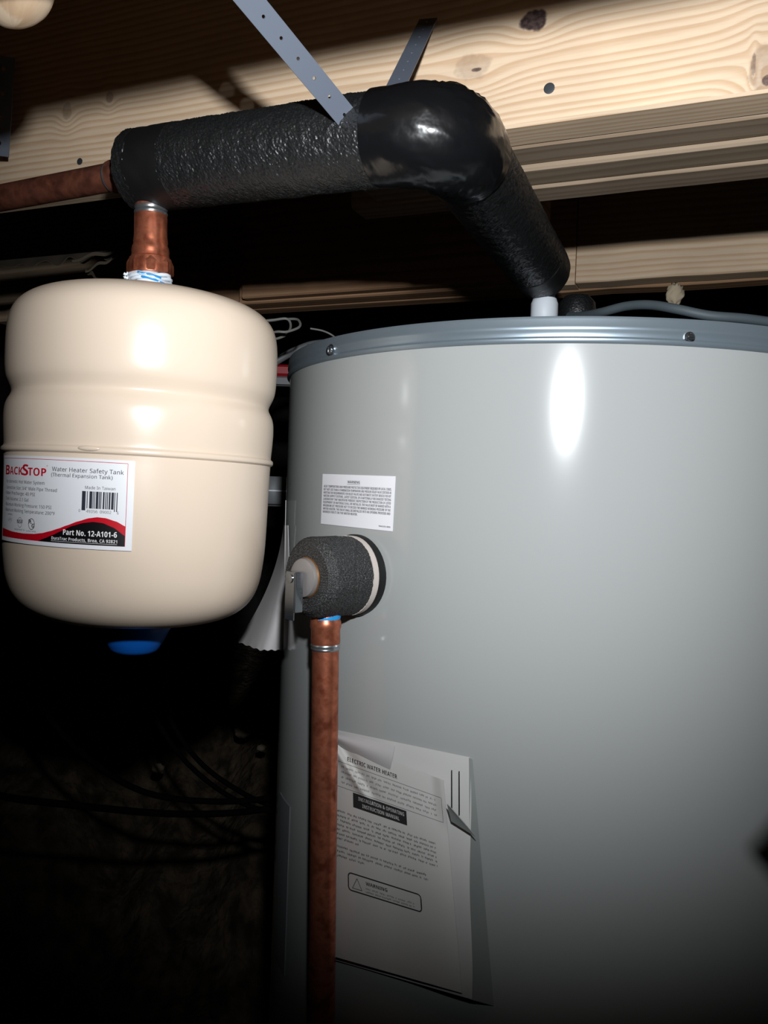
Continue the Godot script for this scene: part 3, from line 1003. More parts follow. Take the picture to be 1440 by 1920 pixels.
func expansion_tank() -> void:
	var xf := tank_frame()
	var t := thing("expansion_tank", "cream thermal expansion tank hanging upright from the copper tee at left", "expansion tank", tank_axis(-0.115))
	var R := TANK_R
	var prof := [Vector2(0.0, -0.1055), Vector2(0.03, -0.1050), Vector2(0.055, -0.1030), Vector2(0.072, -0.099), Vector2(0.084, -0.0920), Vector2(0.0915, -0.083), Vector2(0.0958, -0.072), Vector2(0.0980, -0.059), Vector2(0.0995, -0.04), Vector2(0.1002, 0.0), Vector2(0.1006, 0.0205), Vector2(0.1011, 0.0222), Vector2(0.1024, 0.0232), Vector2(0.1027, 0.0246), Vector2(0.1024, 0.0262), Vector2(0.1012, 0.0272), Vector2(0.1008, 0.029), Vector2(0.1014, 0.038), Vector2(0.1018, 0.048), Vector2(0.1014, 0.056), Vector2(0.1000, 0.061), Vector2(0.0982, 0.0645), Vector2(0.0972, 0.0672), Vector2(0.0976, 0.0698), Vector2(0.0992, 0.0735), Vector2(0.1012, 0.0785), Vector2(0.1022, 0.086), Vector2(0.1025, 0.097), Vector2(0.1024, 0.109), Vector2(0.1016, 0.119), Vector2(0.0998, 0.1272), Vector2(0.0965, 0.1335), Vector2(0.091, 0.139), Vector2(0.083, 0.1435), Vector2(0.072, 0.147), Vector2(0.056, 0.1502), Vector2(0.036, 0.1525), Vector2(0.018, 0.1535), Vector2(0.0, 0.154)]
	var fine := []
	for i in prof.size() - 1:
		var p0: Vector2 = prof[maxi(i - 1, 0)]
		var p3: Vector2 = prof[mini(i + 2, prof.size() - 1)]
		for k in 3:
			fine.append(prof[i].cubic_interpolate(prof[i + 1], p0, p3, k / 3.0))
	fine.append(prof[-1])
	fine[0].x = 0.0
	part("body", lathe_mesh(fine, 128, xf), M.tank_paint, t, "cream painted steel shell with a waist groove")
	# blob of the seam weld
	var b := Build.new()
	var phi := -0.345
	var wp := xf * (Basis(Vector3.UP, phi + tank_look()) * Vector3(0, 0.0255, R + 0.0006))
	var sp := []
	for k in 9:
		var a := PI * k / 8.0
		sp.append(Vector2(sin(a) * 0.0019, -cos(a) * 0.008))
	var side := (xf.basis * (Basis(Vector3.UP, phi + tank_look()) * Vector3(1, 0, 0))).normalized()
	lathe(b, sp, 14, frame(wp, side))
	part("weld_bead", b.commit(), M.tank_paint, t)
	# label wrapped on the front left of the shell
	var m := mat("tank_print", Color.WHITE, 0.32)
	m.albedo_texture = tank_label()
	var cs := [asin((9.0 - 262.0) / 259.0), asin((250.0 - 262.0) / 259.0)]
	part("label", sheet_mesh(func(u: float, v: float) -> Vector3:
		var a := lerpf(-1.361 + 0.12, -0.047 + 0.003, u) + tank_look()
		var hh := lerpf(0.0185, -0.0425, v) + 0.0008 * (1.0 - u)
		var rr := 0.1008 + 0.0007 + (hh - 0.0185) * 0.012
		return xf * Vector3(rr * sin(a), hh, rr * cos(a)), 48, 8, 0.0003, Vector3(0, 0, 1)), m, t, "white label with red lettering, barcode and a red and black swoosh")
	# threaded spigot wrapped in white tape, ragged
	var n := Build.new()
	lathe(n, [Vector2(0, 0.150), Vector2(0.0158, 0.150), Vector2(0.0162, 0.1545), Vector2(0.0142, 0.156), Vector2(0.0138, 0.168), Vector2(0, 0.168)], 28, xf)
	part("spigot", n.commit(), M.white_sealant, t)
	var w := Build.new()
	for k in 5:
		var path := PackedVector3Array()
		for i in 25:
			var a := TAU * i / 24.0 + k
			var rr := 0.0152 + 0.0009 * sin(a * 5.0 + k * 2.0)
			path.append(xf * Vector3(rr * sin(a), 0.1575 + k * 0.0022 + 0.0011 * sin(a * 3.0 + k), rr * cos(a)))
		tube(w, path, 0.0016, 6)
	for k in 4:
		var a := -1.5 + tank_look() + k * 0.13
		var path := PackedVector3Array()
		for i in 5:
			path.append(xf * Vector3((0.0155 + i * 0.0011) * sin(a), 0.168 - k * 0.0034 - i * 0.0005 + 0.0008 * sin(i * 2.0 + k), (0.0155 + i * 0.0011) * cos(a)))
		tube(w, path, 0.0013, 5)
	part("thread_tape", w.commit(), M.white_sealant, t, "ragged white thread sealing tape")
	var bt := Build.new()
	for k in 2:
		var path := PackedVector3Array()
		for i in 11:
			var a := lerpf(-0.6, 0.5, i / 10.0) + tank_look() + k * 0.2
			path.append(xf * Vector3(0.0166 * sin(a), 0.1665 - k * 0.0035 - i * 0.0003, 0.0166 * cos(a)))
		tube(bt, path, 0.0009, 5)
	part("pipe_dope", bt.commit(), M.blue_tape, t, "blue smear of pipe sealant")
	# blue cap over the air valve, under the tank
	part("valve_cap", lathe_mesh([Vector2(0, -0.1305), Vector2(0.012, -0.1305), Vector2(0.0165, -0.1295), Vector2(0.0192, -0.127), Vector2(0.0225, -0.121), Vector2(0.0262, -0.1135), Vector2(0.0278, -0.1105), Vector2(0.0278, -0.10), Vector2(0, -0.10)], 36, xf), M.blue_plastic, t, "blue plastic cap under the tank")

func tank_look() -> float:       # turn of the tank's front towards the lens, about its axis
	return atan2(-TANK_C.x, TANK_C.y)


# ---------------------------------------------------------------- copper line into the tee
func tee_centre() -> Vector3:
	return at(284, 318, 0.676)

func copper_line() -> void:
	var c := tee_centre()
	var ax := tank_axis(0.168)
	var down := (ax - c).normalized()
	var far := at(-60, 371, 0.775)
	far.y = c.y
	var run := (far - c).normalized()
	var t := thing("copper_pipe", "dull copper pipe and tee coming in from the left above the cream tank", "pipe", ax)
	part("pipe", pipe_mesh(c + run * 0.038, c + run * 1.1, 0.0111), M.old_copper, t, "tarnished reddish brown run of pipe")
	var b := Build.new()
	tube(b, PackedVector3Array([c - run * 0.03, c, c + run * 0.03, c + run * 0.0395]), 0.0128, 28)
	tube(b, PackedVector3Array([c, c + down * 0.012, c + down * 0.03]), 0.0126, 28)
	part("tee_fitting", b.commit(), M.old_copper, t)
	part("solder_ring", lathe_mesh([Vector2(0, 0), Vector2(0.0118, 0.0), Vector2(0.0124, 0.0012), Vector2(0.0124, 0.0024), Vector2(0.0118, 0.0036), Vector2(0, 0.0036)], 28, frame(c + run * 0.0392, run)), M.solder, t)
	var L := c.distance_to(ax)
	var q := frame(ax, -down)
	part("solder_ring", lathe_mesh([Vector2(0, L - 0.036), Vector2(0.0126, L - 0.036), Vector2(0.0131, L - 0.0345), Vector2(0.0122, L - 0.0325), Vector2(0.0128, L - 0.031), Vector2(0.0122, L - 0.029), Vector2(0, L - 0.029)], 32, q), M.solder, t, "silvery solder joint")
	part("adapter_fitting", lathe_mesh([Vector2(0, 0.0), Vector2(0.0168, 0.0), Vector2(0.0172, 0.0012), Vector2(0.0170, 0.007), Vector2(0.0162, 0.0125), Vector2(0.0148, 0.0135), Vector2(0.0144, 0.0165), Vector2(0.0147, 0.0185), Vector2(0.0141, 0.0215), Vector2(0.0131, 0.0235), Vector2(0.0134, 0.026), Vector2(0.0128, 0.03), Vector2(0.0127, L - 0.0375), Vector2(0.0123, L - 0.035), Vector2(0, L - 0.035)], 36, q), M.copper, t, "bright copper threaded adapter")
	var hx := Build.new()
	lathe(hx, [Vector2(0, 0.0005), Vector2(0.0178, 0.0005), Vector2(0.0182, 0.0015), Vector2(0.018, 0.0085), Vector2(0.0166, 0.0115), Vector2(0, 0.0115)], 8, q, 0.3)
	part("wrench_flats", hx.commit(), M.copper, t)


# ---------------------------------------------------------------- black foam insulation and its tape
func insulation() -> void:
	var a := tee_centre()
	var e := at(838, 246, 0.568)
	var z := at(1014, 506, 0.935)
	var d1 := (e - a).normalized()
	var d2 := (z - e).normalized()
	var R := 0.0308
	var t := thing("pipe_insulation", "black foam pipe insulation bending from the tee back to the heater, taped at the elbow", "pipe insulation", e - Vector3(0, R, 0))
	var n := FastNoiseLite.new()
	n.seed = 5
	n.frequency = 1.0
	var run := func(p: Vector3, q: Vector3, k: int) -> PackedVector3Array:
		var out := PackedVector3Array()
		for i in k + 1:
			out.append(p.lerp(q, float(i) / k))
		return out
	var L1 := a.distance_to(e)
	var st := a - d1 * 0.013
	var tape_a := 0.0095
	var tape_b := 0.0445
	var tape_c := L1 * 0.80 + 0.013
	var rough := func(amp: float, base: float) -> Callable:
		return func(s: float, an: float) -> float:
			return base + amp * n.get_noise_3d(s * 60.0, cos(an) * 1.6, sin(an) * 1.6)
	var cell := FastNoiseLite.new()
	cell.seed = 6
	cell.noise_type = FastNoiseLite.TYPE_CELLULAR
	cell.frequency = 1.0
	var pebbled := func(s: float, an: float) -> float:
		return R + 0.0009 * n.get_noise_3d(s * 60.0, cos(an) * 1.6, sin(an) * 1.6) + rng.randf_range(-0.00042, 0.00042) - 0.0004 * cell.get_noise_3d(s * 430.0, cos(an) * R * 430.0, sin(an) * R * 430.0)
	part("foam_sleeve", tube_mesh(run.call(st, st + d1 * (tape_a + 0.002), 10), pebbled, 120), M.foam, t)
	part("tape_wrap", tube_mesh(run.call(st + d1 * tape_a, st + d1 * tape_b, 10), rough.call(0.0008, R + 0.0004), 48), M.matte_tape, t)
	part("foam_sleeve", tube_mesh(run.call(st + d1 * (tape_b - 0.002), st + d1 * (tape_c + 0.004), 230), pebbled, 200), M.foam, t)
	# elbow: a short-radius bend under glossy wrinkled tape
	var rb := 0.038
	var p0 := e - d1 * rb
	var p1 := e + d2 * rb
	var path := PackedVector3Array()
	var first := st + d1 * tape_c
	var lead := first.distance_to(p0)
	for i in 14:
		path.append(first.lerp(p0, i / 14.0))
	for i in 33:
		var k := i / 32.0
		path.append(p0.lerp(e, k).lerp(e.lerp(p1, k), k))
	var stop := p1 + d2 * 0.012
	path.append(p1.lerp(stop, 0.5))
	path.append(stop)
	var bend := func(s: float, an: float) -> float:
		var r: float = R + 0.0012
		r += 0.0009 * n.get_noise_3d(s * 34.0, cos(an) * 1.4, sin(an) * 1.4)
		var inside := clampf((s - lead) / 0.07, 0.0, 1.0)
		var bump := sin(inside * PI)
		r += bump * (0.0018 + 0.0014 * sin(s * 420.0 + 2.0 * sin(an * 2.0)) * maxf(0.0, sin(an * 1.0 + 2.3)))
		var fold := absf(n.get_noise_3d(s * 22.0 + 40.0, cos(an) * 2.4, sin(an) * 2.4))
		r += bump * 0.0012 * (1.0 - smoothstep(0.0, 0.09, fold))
		for edge in [0.0, 0.045, 0.072]:
			r += 0.0003 * smoothstep(edge - 0.0015, edge + 0.0015, s + 0.006 * sin(an + edge * 60.0))
		return r
	part("elbow_tape", tube_mesh(path, bend, 72), M.tape, t, "glossy creased black tape round the elbow")
	var leg_end := z - d2 * 0.01
	part("foam_sleeve", tube_mesh(run.call(p1 - d2 * 0.002, leg_end, 240), pebbled, 140), M.foam, t)
	var cap := PackedVector3Array()
	for i in 9:
		cap.append((leg_end - d2 * 0.05).lerp(leg_end + d2 * 0.012, i / 8.0))
	part("tape_wrap", tube_mesh(cap, rough.call(0.0012, R + 0.0008), 48), M.matte_tape, t)


# ---------------------------------------------------------------- punched hanger straps
func straps() -> void:
	var lo := at(684, 262, 0.585)
	var hi := at(468, 0, 0.495)
	var up := (hi - lo).normalized()
	var top := lo + up * ((EYE + 0.53 - lo.y) / up.y)
	var face := Vector3(-lo.x, EYE - lo.y, -lo.z)
	single("hanger_strap", strap_mesh(lo, top, Vector3(0.05, -0.25, 1).normalized(), 0.0146, 0.0011, 0.0162, 0.0010), M.strap_metal, "grey punched metal hanger strap in front of the black pipe, slanting up to the left", "strap")
	var a := at(736, 176, 0.615)
	var on := on_joist(806, 40, 0.6725)
	var c := J(on.x, on.y, 0.669)
	single("hanger_strap", strap_mesh(a, c, Vector3(-0.25, -0.1, 1).normalized(), 0.0152, 0.0011, 0.0155, 0.0009), M.strap_metal, "short grey strap piece behind the pipe elbow, nailed up on the beam", "strap")
	# plate along the beam's lower edge, far left
	var q := on_joist(0, 320, 0.6725)
	var b := Build.new()
	board(b, q.x - 0.4, q.x + 0.075, 0.6695, 0.672, 0.301, 0.3085, 0.0006)
	single("nail_plate", b.commit(), M.strap_metal, "thin grey metal plate on the beam's lower edge above the copper pipe", "plate")
	# another strap end at the left edge
	var l0 := at(-3, 292, 0.872)
	var l1 := at(2, 212, 0.872)
	var d := (l1 - l0).normalized()
	single("hanger_strap", strap_mesh(l0, l0 + d * 0.1, Vector3(0.2, -0.1, 1).normalized(), 0.02, 0.0011, 0.02, 0.002), M.strap_metal, "grey metal strap cut off by the left edge, in front of the beam", "strap")


# ---------------------------------------------------------------- relief valve in its foam jacket, and the pipe below it
func relief_valve() -> void:
	var c := W(HEATER_C.x, 0, HEATER_C.y)
	var root := on_heater(668, 1078, 0.0)
	var out := Vector3(root.x - c.x, 0, root.z - c.z).normalized()
	var xf := frame(root, out)
	var v := thing("relief_valve", "temperature and pressure relief valve in a black foam jacket on the heater's side", "valve", root - Vector3(0, 0.032, 0))
	var R := 0.0315
	var n := FastNoiseLite.new()
	n.seed = 9
	n.frequency = 1.0
	part("backing_ring", lathe_mesh([Vector2(0, -0.004), Vector2(R + 0.0012, -0.004), Vector2(R + 0.0016, 0.0035), Vector2(R + 0.0012, 0.005), Vector2(0, 0.005)], 48, xf), M.black_rubber, v)
	part("pale_ring", lathe_mesh([Vector2(0, 0.005), Vector2(R + 0.0004, 0.005), Vector2(R + 0.0006, 0.0105), Vector2(0, 0.0105)], 48, xf), M.ring_foam, v, "pale foam ring against the jacket")
	var jb := Build.new()
	var ax := PackedVector3Array()
	for i in 61:
		ax.append(root + out * lerpf(0.0105, 0.0505, i / 60.0))
	tube(jb, ax, func(s2: float, an: float) -> float:
		return R - 0.0035 * pow(smoothstep(0.034, 0.04, s2), 2.0) + rng.randf_range(-0.0003, 0.0003) + 0.0006 * n.get_noise_3d(s2 * 70.0, cos(an) * 1.5, sin(an) * 1.5), 150)
	part("foam_jacket", jb.commit(), M.fine_foam, v, "speckled black foam jacket")
	part("dial", lathe_mesh([Vector2(0, 0.051), Vector2(0.0145, 0.051), Vector2(0.0152, 0.0525), Vector2(0.0152, 0.0545), Vector2(0.0146, 0.0562), Vector2(0.012, 0.0572), Vector2(0.004, 0.0576), Vector2(0, 0.0576)], 40, xf), M.dull_metal, v, "round pale metal end plate")
	part("dial_rim", lathe_mesh([Vector2(0.0, 0.0505), Vector2(0.0160, 0.0505), Vector2(0.0162, 0.0518), Vector2(0.0156, 0.0530), Vector2(0.0, 0.0530)], 40, xf), M.brass, v)
	# lever: a bent strip with two ears, hanging from the stem
	var b := Build.new()
	var side := Vector3.UP.cross(out).normalized()
	var bas := Basis(side, Vector3.UP, side.cross(Vector3.UP))
	var o := root + out * 0.067
	block(b, Transform3D(bas, o + Vector3(0, -0.0135, 0)), Vector3(0.0105, 0.036, 0.0013), 0.0003)
	for k in [-1, 1]:
		block(b, Transform3D(bas, o + side * (0.0058 * k) - out * 0.0035 + Vector3(0, -0.0105, 0)), Vector3(0.0011, 0.03, 0.0075), 0.0003)
	block(b, Transform3D(bas, o - out * 0.004 + Vector3(0, 0.0045, 0)), Vector3(0.0115, 0.0012, 0.0085), 0.0003)
	part("lever", b.commit(), M.chrome, v, "shiny bent metal test lever")
	part("stem", lathe_mesh([Vector2(0, 0.057), Vector2(0.0028, 0.057), Vector2(0.0028, 0.066), Vector2(0.0034, 0.0665), Vector2(0.0034, 0.0685), Vector2(0, 0.069)], 16, xf), M.chrome, v)
	# discharge pipe
	var zt := 0.668
	var top := at(611, 1153, zt)
	var low := at(603, 1900, zt + 0.004)
	var dir := (low - top).normalized()
	var bottom := top + dir * ((top.y - 0.16) / -dir.y)
	var p := thing("discharge_pipe", "vertical copper discharge pipe running down from the relief valve in front of the heater", "pipe", bottom)
	var q := frame(top, dir)
	part("pipe", pipe_mesh(top + dir * 0.018, bottom, 0.0106), M.copper, p)
	part("coupling", lathe_mesh([Vector2(0, -0.004), Vector2(0.0112, -0.004), Vector2(0.0116, 0.0035), Vector2(0.0121, 0.005), Vector2(0.0123, 0.009), Vector2(0.0114, 0.0115), Vector2(0.0116, 0.02), Vector2(0.0113, 0.0228), Vector2(0, 0.0228)], 32, q), M.copper, p, "copper threaded coupling")
	part("solder_ring", lathe_mesh([Vector2(0, 0.0224), Vector2(0.0113, 0.0224), Vector2(0.0118, 0.0236), Vector2(0.0113, 0.025), Vector2(0.0116, 0.0262), Vector2(0.0108, 0.0275), Vector2(0, 0.0275)], 32, q), M.solder, p)
	part("thread_tape", lathe_mesh([Vector2(0, -0.006), Vector2(0.0109, -0.006), Vector2(0.0114, -0.004), Vector2(0.0112, -0.0005), Vector2(0.0117, 0.002), Vector2(0.0113, 0.0038), Vector2(0, 0.0038)], 28, q * Transform3D(Basis(Vector3(0, 0, 1), 0.12), Vector3.ZERO)), M.blue_tape, p, "bright blue thread tape")


# ---------------------------------------------------------------- instruction manual in its bag
func manual_packet() -> void:
	var o := on_heater(740, 1860, 0.01)
	var t := thing("manual_packet", "instruction manual in an open paper bag taped on the heater beside the copper pipe", "manual", o)
	var bilinear := func(c: Array, u: float, v: float) -> Vector2:
		return c[0].lerp(c[1], u).lerp(c[3].lerp(c[2], u), v)
	var back := [Vector2(604, 1363), Vector2(881, 1420), Vector2(884, 1874), Vector2(600, 1792)]
	part("bag_back", sheet_mesh(func(u: float, v: float) -> Vector3:
		var q: Vector2 = bilinear.call(back, u, v)
		q.x += 2.0 * sin(v * 9.0) * u
		var off := 0.0025 + 0.0012 * sin(u * 7.0 + v * 3.0) * v + 0.010 * smoothstep(0.55, 1.0, u) * smoothstep(0.02, 0.6, v) + 0.002 * v
		return on_heater(q.x, q.y, off), 40, 30, 0.0005, Vector3(0, 0, 1)), M.bag, t, "white back sheet of the bag")
	var m := mat("manual_print", Color.WHITE, 0.75)
	m.albedo_texture = manual_print()
	var front := [Vector2(600, 1378), Vector2(831, 1463), Vector2(866, 1862), Vector2(600, 1786)]
	part("manual_cover", sheet_mesh(func(u: float, v: float) -> Vector3:
		var q: Vector2 = bilinear.call(front, u, v)
		var along := Vector2(u - 0.12, (v - 0.015) * 1.7)
		var dir := Vector2(0.34, 0.42).normalized()
		var dd := along.cross(dir)
		var fade := 1.0 - smoothstep(0.3, 0.55, along.dot(dir))
		var off := 0.0085 + 0.007 * smoothstep(0.5, 1.0, u) * smoothstep(0.02, 0.6, v) + 0.002 * v
		off += fade * (0.0035 * exp(-pow((dd + 0.02) / 0.035, 2.0)) - 0.0025 * exp(-pow((dd - 0.045) / 0.05, 2.0)))
		off += 0.003 * smoothstep(0.9, 1.0, u) * (1.0 - smoothstep(0.1, 0.25, v))
		return on_heater(q.x, q.y, off), 60, 60, 0.0006, Vector3(0, 0, 1)), m, t, "printed manual cover with a dark title box and a warning box")
	# strip along the bag's right edge, its grey painting in the shade there
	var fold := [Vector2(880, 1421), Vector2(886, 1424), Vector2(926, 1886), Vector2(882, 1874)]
	part("bag_shade", sheet_mesh(func(u: float, v: float) -> Vector3:
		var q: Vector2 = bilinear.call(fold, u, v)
		return on_heater(q.x, q.y, lerpf(0.0035 + 0.010 * smoothstep(0.02, 0.6, v), 0.0012, u)), 6, 30, 0.0004, Vector3(0, 0, 1)), M.bag_shade, t, "grey strip painting in shade along the right edge of the bag")
	# flap of the bag's mouth folded down at the right, its shading put into a darker grey, and the printed strip beside it
	var flap := [Vector2(838, 1508), Vector2(846, 1516), Vector2(893, 1570), Vector2(846, 1540)]
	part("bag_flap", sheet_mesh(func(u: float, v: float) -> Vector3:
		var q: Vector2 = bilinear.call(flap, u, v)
		return on_heater(q.x, q.y, 0.0185 - 0.004 * v + 0.002 * u), 8, 6, 0.0005, Vector3(0, 0, 1)), M.bag_shade, t)
	var strip := Build.new()
	for x in [[846.0, 847.6, 1444.0, 1528.0], [860.0, 861.6, 1446.0, 1528.0]]:
		sheet(strip, func(u: float, v: float) -> Vector3:
			return on_heater(lerpf(x[0], x[1], u), lerpf(x[2], x[3], v), 0.0040 + 0.010 * smoothstep(0.55, 1.0, 0.86 + 0.06 * u) * smoothstep(0.02, 0.6, lerpf(0.09, 0.27, v)) + 0.0022), 2, 12, 0.0003, Vector3(0, 0, 1))
	part("printed_rule", strip.commit(), M.black_rubber, t)
	# upper corner of a leaf curling out at the top left
	part("curled_leaf", sheet_mesh(func(u: float, v: float) -> Vector3:
		var q := Vector2(632 + 108 * u - 10.0 * v, 1372 + 27.0 * u + 52 * v * (0.35 + 0.65 * u))
		return on_heater(q.x, q.y, 0.0075 + 0.005 * sin(v * PI) * (1.0 - 0.5 * u)), 14, 10, 0.0005, Vector3(0, 0, 1)), M.paper, t)


# ---------------------------------------------------------------- the rest
func wire(called: String, pts: Array, r: float, m: Material, label: String, category: String, segs := 10) -> void:
	single(called, tube_mesh(smooth_path(pts, 10), r, segs), m, label, category)

func small_things() -> void:
	# paper tag curling off the heater's left side
	var tag := Build.new()
	sheet(tag, func(u: float, v: float) -> Vector3:
		var e := pow(v, 2.1)
		var xl := lerpf(534.0, 444.0, e)
		var xr := lerpf(535.5, 531.0, v)
		var py := lerpf(938.0, lerpf(1203.0, 1219.0, minf(u * 2.0, 1.0)), v) + 1.2 * sin(u * 40.0) * smoothstep(0.98, 1.0, v)
		var bow := sin(u * PI) * 0.035 * e
		return at(lerpf(xl, xr, u), py, lerpf(0.855, 0.80, u) - bow + 0.02 * e), 36, 30, 0.0005, Vector3(0, 0, 1))
	sheet(tag, func(u: float, v: float) -> Vector3:
		var k := lerpf(0.2, 1.0, v)
		return at(lerpf(lerpf(534.0, 531.5, k), lerpf(538.0, 546.0, k), u), lerpf(985.0, 1218.0 - 7.0 * u, v), 0.805 - 0.012 * u), 8, 20, 0.0005, Vector3(0, 0, 1))
	single("paper_tag", tag.commit(), M.paper, "white paper sheet flaring out from the heater's left side below the tank", "paper")

	# black cables looping behind the tank
	wire("black_cable", [at(-40, 1100, 1.05), at(0, 1190, 1.08), at(60, 1300, 1.1), at(130, 1390, 1.12), at(215, 1458, 1.14), at(300, 1493, 1.16), at(420, 1503, 1.18), at(520, 1494, 1.2), at(640, 1470, 1.22)], 0.0042, M.black_cable, "black cable sagging from the left edge, uppermost of the loops at lower left", "cable")
	wire("black_cable", [at(-60, 1475, 1.0), at(20, 1496, 1.02), at(150, 1511, 1.05), at(300, 1525, 1.1), at(420, 1525, 1.14), at(510, 1516, 1.18), at(640, 1500, 1.22)], 0.0046, M.black_cable, "nearly level black cable, lowest of the loops at lower left", "cable")
	wire("black_cable", [at(270, 1300, 1.2), at(300, 1362, 1.2), at(350, 1430, 1.19), at(420, 1487, 1.19), at(490, 1518, 1.2), at(600, 1530, 1.22)], 0.0036, M.black_cable, "left one of two slanting black cables below the blue cap", "cable")
	wire("black_cable", [at(300, 1290, 1.22), at(326, 1362, 1.22), at(376, 1430, 1.21), at(440, 1478, 1.21), at(505, 1508, 1.22), at(600, 1520, 1.24)], 0.0036, M.black_cable, "right one of two slanting black cables below the blue cap", "cable")

	# thin grey wires tangled behind the tank
	wire("wire_coil", [at(480, 603, 1.05), at(512, 600, 1.05), at(538, 598, 1.05), at(545, 612, 1.06), at(536, 628, 1.07), at(512, 636, 1.06), at(505, 626, 1.05), at(520, 622, 1.04), at(538, 622, 1.04), at(560, 614, 1.05), at(562, 604, 1.06), at(550, 598, 1.07), at(500, 602, 1.08)], 0.0016, M.grey_wire, "loops of thin grey wire showing just right of the tank's shoulder", "wire")
	wire("grey_wire", [at(582, 616, 1.1), at(604, 620, 1.1), at(622, 628, 1.1), at(636, 640, 1.11)], 0.0012, M.grey_wire, "single thin wire above the left end of the heater's rim", "wire")
	wire("grey_pipe", [at(500, 690, 1.3), at(530, 670, 1.3), at(560, 655, 1.3), at(600, 644, 1.3), at(700, 640, 1.3)], 0.006, M.grey_plastic, "dim grey conduit behind the rim at the gap beside the tank", "conduit")
	# grey cable lying on the heater top
	wire("grey_cable", [at(1068, 593, 0.86), at(1095, 592, 0.83), at(1130, 585, 0.80), at(1175, 574, 0.78), at(1220, 572, 0.76), at(1270, 580, 0.74), at(1330, 592, 0.73), at(1400, 598, 0.73), at(1500, 612, 0.74)], 0.0042, M.grey_cable, "grey cable lying along the heater's top, right of the white nipple", "cable", 12)

	# lump of dried foam stuck under the joist
	var b := Build.new()
	var n := FastNoiseLite.new()
	n.seed = 15
	n.frequency = 1.0
	var o := at(1266, 553, 1.1)
	var rows := 14
	var cols := 20
	var P := []
	for j in rows + 1:
		var th := PI * j / rows
		var row := PackedVector3Array()
		for i in cols:
			var ph := TAU * i / cols
			var d := Vector3(sin(th) * cos(ph), cos(th), sin(th) * sin(ph))
			row.append(o + d * Vector3(0.011, 0.014, 0.008) * (1.0 + 0.55 * n.get_noise_3d(d.x * 2.6, d.y * 2.6, d.z * 2.6)))
		P.append(row)
	for j in rows:
		for i in cols:
			var i1 := (i + 1) % cols
			b.quad(P[j][i], P[j][i1], P[j + 1][i1], P[j + 1][i], Vector2.ZERO, Vector2.ZERO, Vector2.ZERO, Vector2.ZERO, 1)
	b.seal()
	single("foam_lump", b.commit(), M.spray_foam, "small beige ragged lump of dried foam in the dark gap below the joist", "foam lump")

	# torn paper under the beam at the far left
	var tp := Build.new()
	sheet(tp, func(u: float, v: float) -> Vector3:
		var px := lerpf(-40.0, 262.0, u)
		var py := lerpf(492.0, 464.0, u) + v * (8.0 + 7.0 * absf(sin(u * 17.0)) + 5.0 * sin(u * 41.0))
		return at(px, py, 1.02 + 0.05 * (1.0 - u) - 0.02 * v), 60, 4, 0.0008, Vector3(0, 0, 1))
	for q in [[Vector2(215, 470), Vector2(135, 488), 7.0], [Vector2(210, 485), Vector2(160, 508), 6.0], [Vector2(160, 506), Vector2(182, 522), 9.0]]:
		sheet(tp, func(u: float, v: float) -> Vector3:
			var c: Vector2 = q[0].lerp(q[1], u)
			return at(c.x, c.y + (v - 0.5) * q[2] * (1.0 - 0.7 * absf(u - 0.4)) + 3.0 * sin(u * 9.0), 0.99 - 0.02 * u), 16, 3, 0.0008, Vector3(0, 0, 1))
	single("torn_paper", tp.commit(), M.kraft, "torn brown paper edge with splinters in the dark above the tank's left shoulder", "paper")

	# what shows in the slit between tank and heater: things on a dark rack
	var rc := at(512, 701, 1.35)
	var wc := at(512, 920, 1.35)
	var rack := thing("shelf_rack", "dark metal shelf rack standing in the shadow behind the cream tank", "rack", Vector3(rc.x + 0.04, 0.0, rc.z))
	for hgt in [rc.y - 0.0265, wc.y - 0.0225]:
		part("shelf", block_mesh(Transform3D(Basis.IDENTITY, Vector3(rc.x + 0.04, hgt, rc.z)), Vector3(0.24, 0.004, 0.14), 0.001), M.black_rubber, rack)
	for q in [[0.08, -0.065], [0.08, 0.065], [0.15, -0.065], [0.15, 0.065]]:
		part("post", block_mesh(Transform3D(Basis.IDENTITY, Vector3(rc.x + q[0], rc.y / 2.0, rc.z + q[1])), Vector3(0.012, rc.y + 0.02, 0.012), 0.001), M.black_rubber, rack)
	var red := thing("storage_tub", "small red-lidded grey tub glimpsed through the slit between tank and heater", "tub", rc - Vector3(0, 0.0245, 0))
	part("lid", block_mesh(Transform3D(Basis.IDENTITY, rc), Vector3(0.09, 0.018, 0.09), 0.004), M.red_plastic, red, "red lid")
	part("tub", block_mesh(Transform3D(Basis.IDENTITY, rc - Vector3(0, 0.0165, 0)), Vector3(0.085, 0.016, 0.085), 0.003), M.grey_plastic, red)
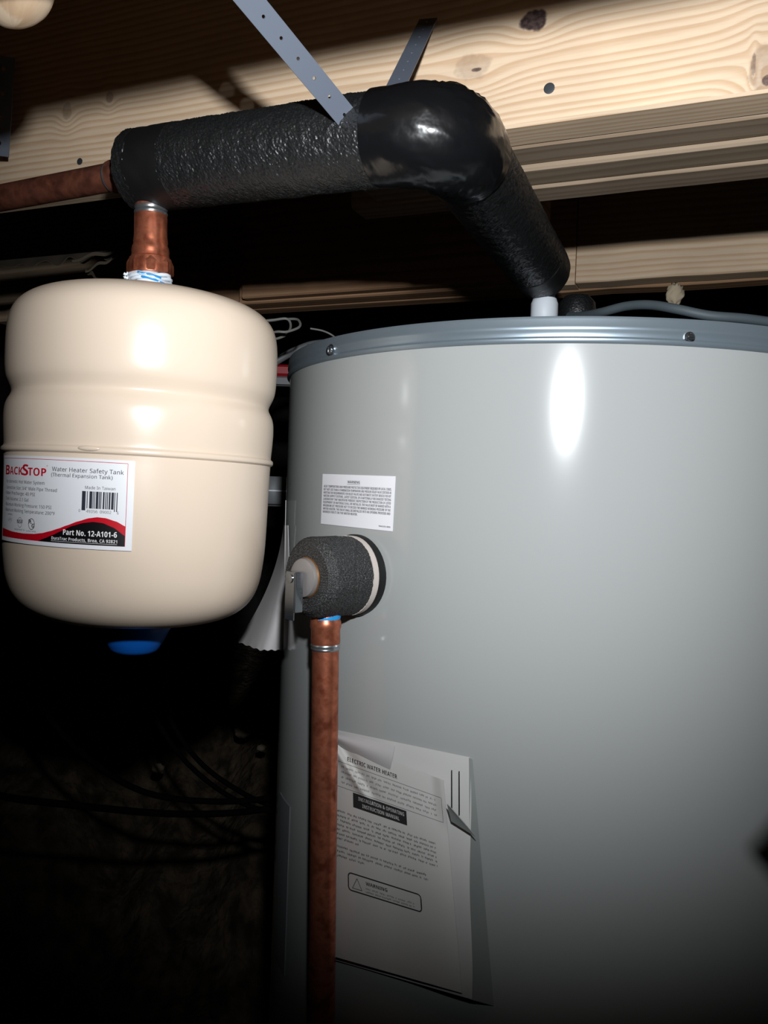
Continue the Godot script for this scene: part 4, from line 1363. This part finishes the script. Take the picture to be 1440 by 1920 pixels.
	var white := thing("plastic_jar", "grey plastic jar with a pale rim, low in the slit between tank and heater", "jar", wc - Vector3(0, 0.0205, 0))
	part("jar", lathe_mesh([Vector2(0, -0.0205), Vector2(0.03, -0.0205), Vector2(0.033, -0.016), Vector2(0.033, 0.015), Vector2(0.028, 0.022), Vector2(0, 0.022)], 28, Transform3D(Basis.IDENTITY, wc)), M.grey_plastic, white)
	part("rim", lathe_mesh([Vector2(0, -0.001), Vector2(0.0345, -0.001), Vector2(0.0345, 0.001), Vector2(0, 0.001)], 28, Transform3D(Basis.IDENTITY, wc)), M.white_sealant, white)

	# a few stones in the dirt
	for q in [[455.0, 1372.0, 2.05, 0.02, "pale stone on the dirt bank, highest of the stones under the paper sheet"], [490.0, 1402.0, 1.95, 0.011, "small pale stone on the dirt bank near the heater's edge"], [296.0, 1440.0, 1.9, 0.014, "brown stone on the dirt bank between the black cables"]]:
		var sb := Build.new()
		var so := at(q[0], q[1], q[2])
		var SP := []
		for j in 9:
			var th := PI * j / 8.0
			var row := PackedVector3Array()
			for i in 14:
				var ph := TAU * i / 14.0
				var d := Vector3(sin(th) * cos(ph), cos(th), sin(th) * sin(ph))
				row.append(so + d * Vector3(q[3], q[3] * 0.7, q[3]) * (1.0 + 0.4 * n.get_noise_3d(d.x * 1.6 + q[0], d.y * 1.6, d.z * 1.6)))
			SP.append(row)
		for j in 8:
			for i in 14:
				var i1 := (i + 1) % 14
				sb.quad(SP[j][i], SP[j][i1], SP[j + 1][i1], SP[j + 1][i], Vector2.ZERO, Vector2.ZERO, Vector2.ZERO, Vector2.ZERO, 1)
		sb.seal()
		var s := single("stone", sb.commit(), M.stone, q[4], "stone")

	# unseen cable added right of the frame, its tip bent to shade the heater's edge
	wire("black_cable", [W(0.28, 0.53, 0.42), W(0.28, 0.3, 0.42), W(0.262, 0.12, 0.40), W(0.225, -0.018, 0.38), W(0.200, -0.068, 0.367), W(0.1785, -0.093, 0.36)], 0.0105, M.black_cable, "unseen black cable added beyond the right edge to cast shade on the heater", "cable", 16)
